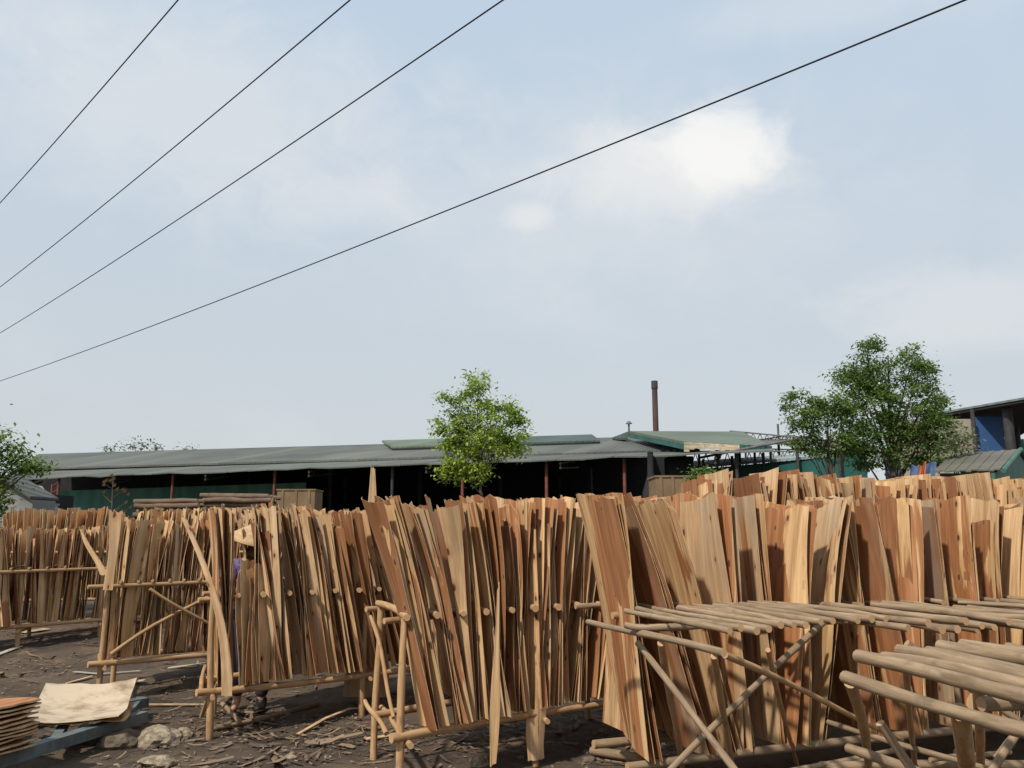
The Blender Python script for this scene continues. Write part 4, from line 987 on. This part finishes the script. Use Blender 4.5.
# small green shed
gs = empty('small_shed', (9.5, 17, .28)); tag(gs, 'small green shed with worn brown-grey corrugated roof behind the racks', 'shed')
e0, e1 = aty(934, 471.5, 17.0), aty(1000, 469.5, 15.6); r0, r1 = aty(951, 454, 19.6), aty(1018, 449.5, 18.2)
mb = MB(); n = 12
for k in range(n):
    q = [e0.lerp(e1, k/n), e0.lerp(e1, (k+1)/n), r0.lerp(r1, (k+1)/n), r0.lerp(r1, k/n)]; dr = random.uniform(-.12, .04); dv = (q[0]-q[3]).normalized()*dr*-1
    mb.prism([q[0]-dv+UP*(.012*(k % 2)), q[1]-dv+UP*(.012*(k % 2)), q[2]+UP*(.012*(k % 2)), q[3]+UP*(.012*(k % 2))], (0, 0, -.03))
back0, back1 = r0+(r0-e0)*1.0, r1+(r1-e1)*1.0; back0.z = e0.z; back1.z = e1.z
mb.prism([r0, r1, back1, back0], (0, 0, -.03))
mb.build('roof', roof_mat('worn_roof', (.17, .155, .12), (.13, .12, .095), (.08, .075, .06), .2, R(-30)), gs)
iw = Vector((-.1, .25, 0))
mb = MB(); mb.prism([(e0.x+.25, e0.y+.2, .2), (e1.x-.05, e1.y+.25, .2), (e1.x-.05, e1.y+.25, e1.z-.06), (e0.x+.25, e0.y+.2, e0.z-.02)], (.0, .08, 0)); mb.build('wall', M['teal'], gs)
ge = [Vector((e1.x, e1.y+.22, .2)), Vector((back1.x, back1.y-.2, .2)), Vector((back1.x, back1.y-.2, back1.z-.06)), Vector((r1.x, r1.y, r1.z-.06)), Vector((e1.x, e1.y+.22, e1.z-.08))]
mb = MB(); mb.prism(ge, (-.08, .02, 0)); mb.build('gable_wall', M['green_paint'], gs)
mb = MB(); mb.tube([e1+Vector((.05, -.02, -.02)), r1+Vector((.05, -.02, -.0))], .05, 6); mb.tube([r1+Vector((.05, -.02, 0)), back1+Vector((.05, 0, 0))], .05, 6); mb.build('barge_board', M['green_paint'], gs)
mb = MB(); mb.tube([e1+Vector((-.05, .15, -2.6)), e1+Vector((-.05, .15, -.05))], .05, 6); mb.build('corner_post', M['green_paint'], gs)
# tarp, orange roll
def cloth(name, label, cat, xa, xb, ya, yb, y, mat, lean=0, fold=.06):
    mb = MB(); nx_, nz_ = 14, 10; i0 = 0
    for j in range(nz_+1):
        for i in range(nx_+1):
            a, b = i/nx_, j/nz_; p = aty(xa+(xb-xa)*a+lean*(b), ya+(yb-ya)*b+2.5*math.sin(a*5)*(1-b), y); p.y += fold*math.sin(a*17+b*2)*(.4+b)+fold*.5*math.sin(a*41); mb.v.append(p)
    off = len(mb.v); mb.v += [p+Vector((0, .03, 0)) for p in mb.v[:off]]
    for j in range(nz_):
        for i in range(nx_):
            k = [j*(nx_+1)+i, j*(nx_+1)+i+1, (j+1)*(nx_+1)+i+1, (j+1)*(nx_+1)+i]; mb.face(k, None, 0, True); mb.face([off+q for q in k[::-1]], None, 0, True)
    return tag(mb.build(name, mat), label, cat)
cloth('tarpaulin', 'crumpled blue tarpaulin hung beside the small green shed', 'tarpaulin', 912, 936, 464, 498, 17.4, M['tarp'], -4, .03)
cloth('orange_cloth', 'narrow orange cloth draped in front of the blue tarpaulin', 'cloth', 920, 926, 464, 496, 17.0, M['orange'], -3, .02)

# grey house, box, ladder post
gh = empty('grey_house', (-8.5, 17, .28)); tag(gh, 'small grey plastered house with two dark windows beside the leafy tree', 'house')
y_ = 18.
def gpx(px, py, y=y_): v = aty(px, py, y); return (v.x, v.y, v.z)
x0, x1, x2 = gpx(-60, 500), gpx(-4, 478), gpx(33, 500)
mb = MB(); mb.prism([(x0[0], y_, .2), (x2[0], y_, .2), (x2[0], y_, x2[2]), (x1[0], y_, x1[2]), (x0[0], y_, x0[2])], (0, .9, 0)); mb.build('wall', M['plaster'], gh)
for (xa, xb) in ((11, 19), (23.5, 27.5)):
    f_ = wallpx(xa, xb, 511, 524, y_-.03, M['darksteel'], 'window', gh, .06)
    p, q = aty(xa, 511, y_-.06), aty(xb, 511, y_-.06)
    mb = MB(); mb.box(((p.x+q.x)/2, y_-.06, p.z+.02), q.x-p.x+.08, .06, .05); o = mb.build('lintel', M['plaster'], gh)
mb = MB(); ov = .12
for (a, b) in ((x0, x1), (x1, x2)):
    A_, B_ = Vector(a), Vector(b); mb.prism([A_+Vector((0, -ov, .03)), B_+Vector((0, -ov, .03)), B_+Vector((0, 0.9+ov, .03)), A_+Vector((0, 0.9+ov, .03))], (0, 0, .05))
mb.build('roof', M['roof'], gh)
rf = empty('tin_roof_hut', (-9, 21, .28)); tag(rf, 'pale tin roofed hut just visible under the shed eave', 'hut')
mb = MB(); mb.prism([gpx(22, 495, 23), gpx(48, 494, 23), gpx(42, 486, 25), gpx(35, 485, 25)], (0, 0, -.06)); mb.build('roof', M['plaster'], rf)
wallpx(26, 46, 494, 520, 23.2, M['black'], 'wall', rf, 1.5)
cb = empty('water_tank', (aty(40, 510, 20).x, 20, .28)); tag(cb, 'cream panelled tank beside the grey house', 'tank')
p, q = aty(33, 505, 20), aty(49, 505, 20); mb = MB(); mb.box(((p.x+q.x)/2, 20.2, (p.z+.28)/2), q.x-p.x, .4, p.z-.28); mb.build('tank_body', M['smokewhite'], cb)
mb = MB(); 
mb.box(((p.x+q.x)/2, 20.2, p.z+.02), q.x-p.x+.05, .45, .04); mb.build('lid', M['beige'], cb)
for px in (35.5, 40.5, 45.5):
    c_ = aty(px, 510, 19.98); mb = MB(); mb.box((c_.x, 19.985, (p.z+.28)/2), .03, .03, p.z-.3); mb.build('rib', M['beige'], cb)
ld = empty('lattice_post', (aty(55, 500, 24).x, 24, .28)); tag(ld, 'rusty red lattice post in front of the long shed corner', 'post')
pa, pb = aty(52.5, 484, 24), aty(58.5, 484, 24)
for p in (pa, pb): mb = MB(); mb.tube([(p.x, 24, .2), (p.x+.0, 24, p.z)], .03, 6); mb.build('upright', M['rust'], ld)
for k in range(12):
    z0 = .6+k*.2; mb = MB(); mb.tube([(pa.x, 24, z0), (pb.x, 24, z0+.1)], .018, 5); mb.build('rung', M['rust'], ld)

# crates of board inside the shed
def crate(label, xa, xb, ya, yb, y):
    o = empty('board_crate', (aty((xa+xb)/2, ya, y).x, y, .28)); tag(o, label, 'crate')
    p, q = aty(xa, ya, y), aty(xb, ya, y); w_ = q.x-p.x; h = p.z-.28
    mb = MB(); mb.box((o.location.x, y, .28+h/2), w_, 1.2, h-.06); mb.build('boards', M['board'], o)
    mb = MB(); mb.box((o.location.x, y, p.z-.02), w_+.06, 1.26, .05); mb.build('lid', M['board'], o)
    for s in (-.35, 0, .35): mb = MB(); mb.box((o.location.x+s*w_, y-.61, .28+h/2), .08, .03, h-.1); mb.build('batten', M['board'], o)
crate('brown board crate near the end of the teal wall', 282, 319, 490, 505, 30)
crate('brown board crate under the dark pillar by the chimney side', 652, 685, 477, 492, 24)

# log stacks on timber stands
def logs(label_s, xa, xb, ytop, y, rows, desc, seed):
    random.seed(seed)
    A_, B_ = aty(xa, ytop, y), aty(xb, ytop, y); L = B_.x-A_.x; r = .055
    base_z = A_.z-rows*r*1.75-.02
    st = empty('log_stand', (A_.x, y, .28)); tag(st, label_s, 'stand')
    for s in (.05, .5, .95):
        for d in (-.25, .45):
            p = Vector((A_.x+L*s, y+d, .2)); mb = MB(); mb.tube([p, (p.x, p.y, base_z-.04)], .05, 7); mb.build('post', [M['log'], M['cut']], st)
    for d in (-.25, .45):
        mb = MB(); mb.tube([(A_.x-.05, y+d, base_z-.05), (B_.x+.05, y+d, base_z-.05)], .045, 7); mb.build('rail', [M['log'], M['cut']], st)
    for s in (.03, .3, .6, .97):
        mb = MB(); mb.tube([(A_.x+L*s, y-.4, base_z), (A_.x+L*s, y+.6, base_z)], .03, 7); mb.build('crossbar', [M['log'], M['cut']], st)
    for k in range(rows):
        for j in range(7-k//2):
            rr_ = r*random.uniform(.75, 1.2); z = base_z+.03+r+k*r*1.7; yy = y-.32+j*.125+(k % 2)*.06; x0_ = A_.x+random.uniform(-.12, .15); tl = random.uniform(-.04, .04)
            mb = MB(); n = 5; mb.tube([(x0_+(L*q/n), yy+random.uniform(-.01, .01), z+tl*(q/n-.5)+random.uniform(-.012, .012)) for q in range(n+1)], [rr_*random.uniform(.85, 1.1) for _ in range(n+1)], 8)
            tag(mb.build('log', [M['log'], M['cut']]), ('rough log in the top layer ' if k == rows-1 else 'rough log in the lower layers ')+desc, 'log', ('top logs ' if k == rows-1 else 'lower logs ')+desc)
logs('timber stand under the longer lower log pile', 141, 203, 500, 18, 4, 'of the log pile nearer the dead sapling', 3)
logs('timber stand under the taller log pile', 205, 272, 494.5, 18.3, 6, 'of the taller log pile by the crate', 4)

# ------------------------------------------------------------------ overhead cables
cabs = [((0, 203), (178, 0), 9.0, 'steepest overhead cable, crossing the sky corner over the leafy tree'), ((0, 287), (350, 0), 8.6, 'second steepest of the four overhead cables'),
        ((0, 333), (503, 0), 8.2, 'third overhead cable, just above the lowest one'), ((0, 381), (965, 0), 7.0, 'lowest and longest overhead cable, nearly over the chimney')]
for a, b, z, lab in cabs:
    P0, P1 = onz(*a, z), onz(*b, z); d = P1-P0; n = 60; pts = []
    sg = .004*d.length**1.2
    for k in range(n+1):
        s = -1.2+3.0*k/n; q = P0+d*s; sag = -4*sg*s*(1-s)*.55; pts.append(q+UP*sag)
    mb = MB(); mb.tube(pts, .011, 6); tag(mb.build('overhead_cable', [M['cable']]), lab, 'cable', 'overhead cables crossing the sky')
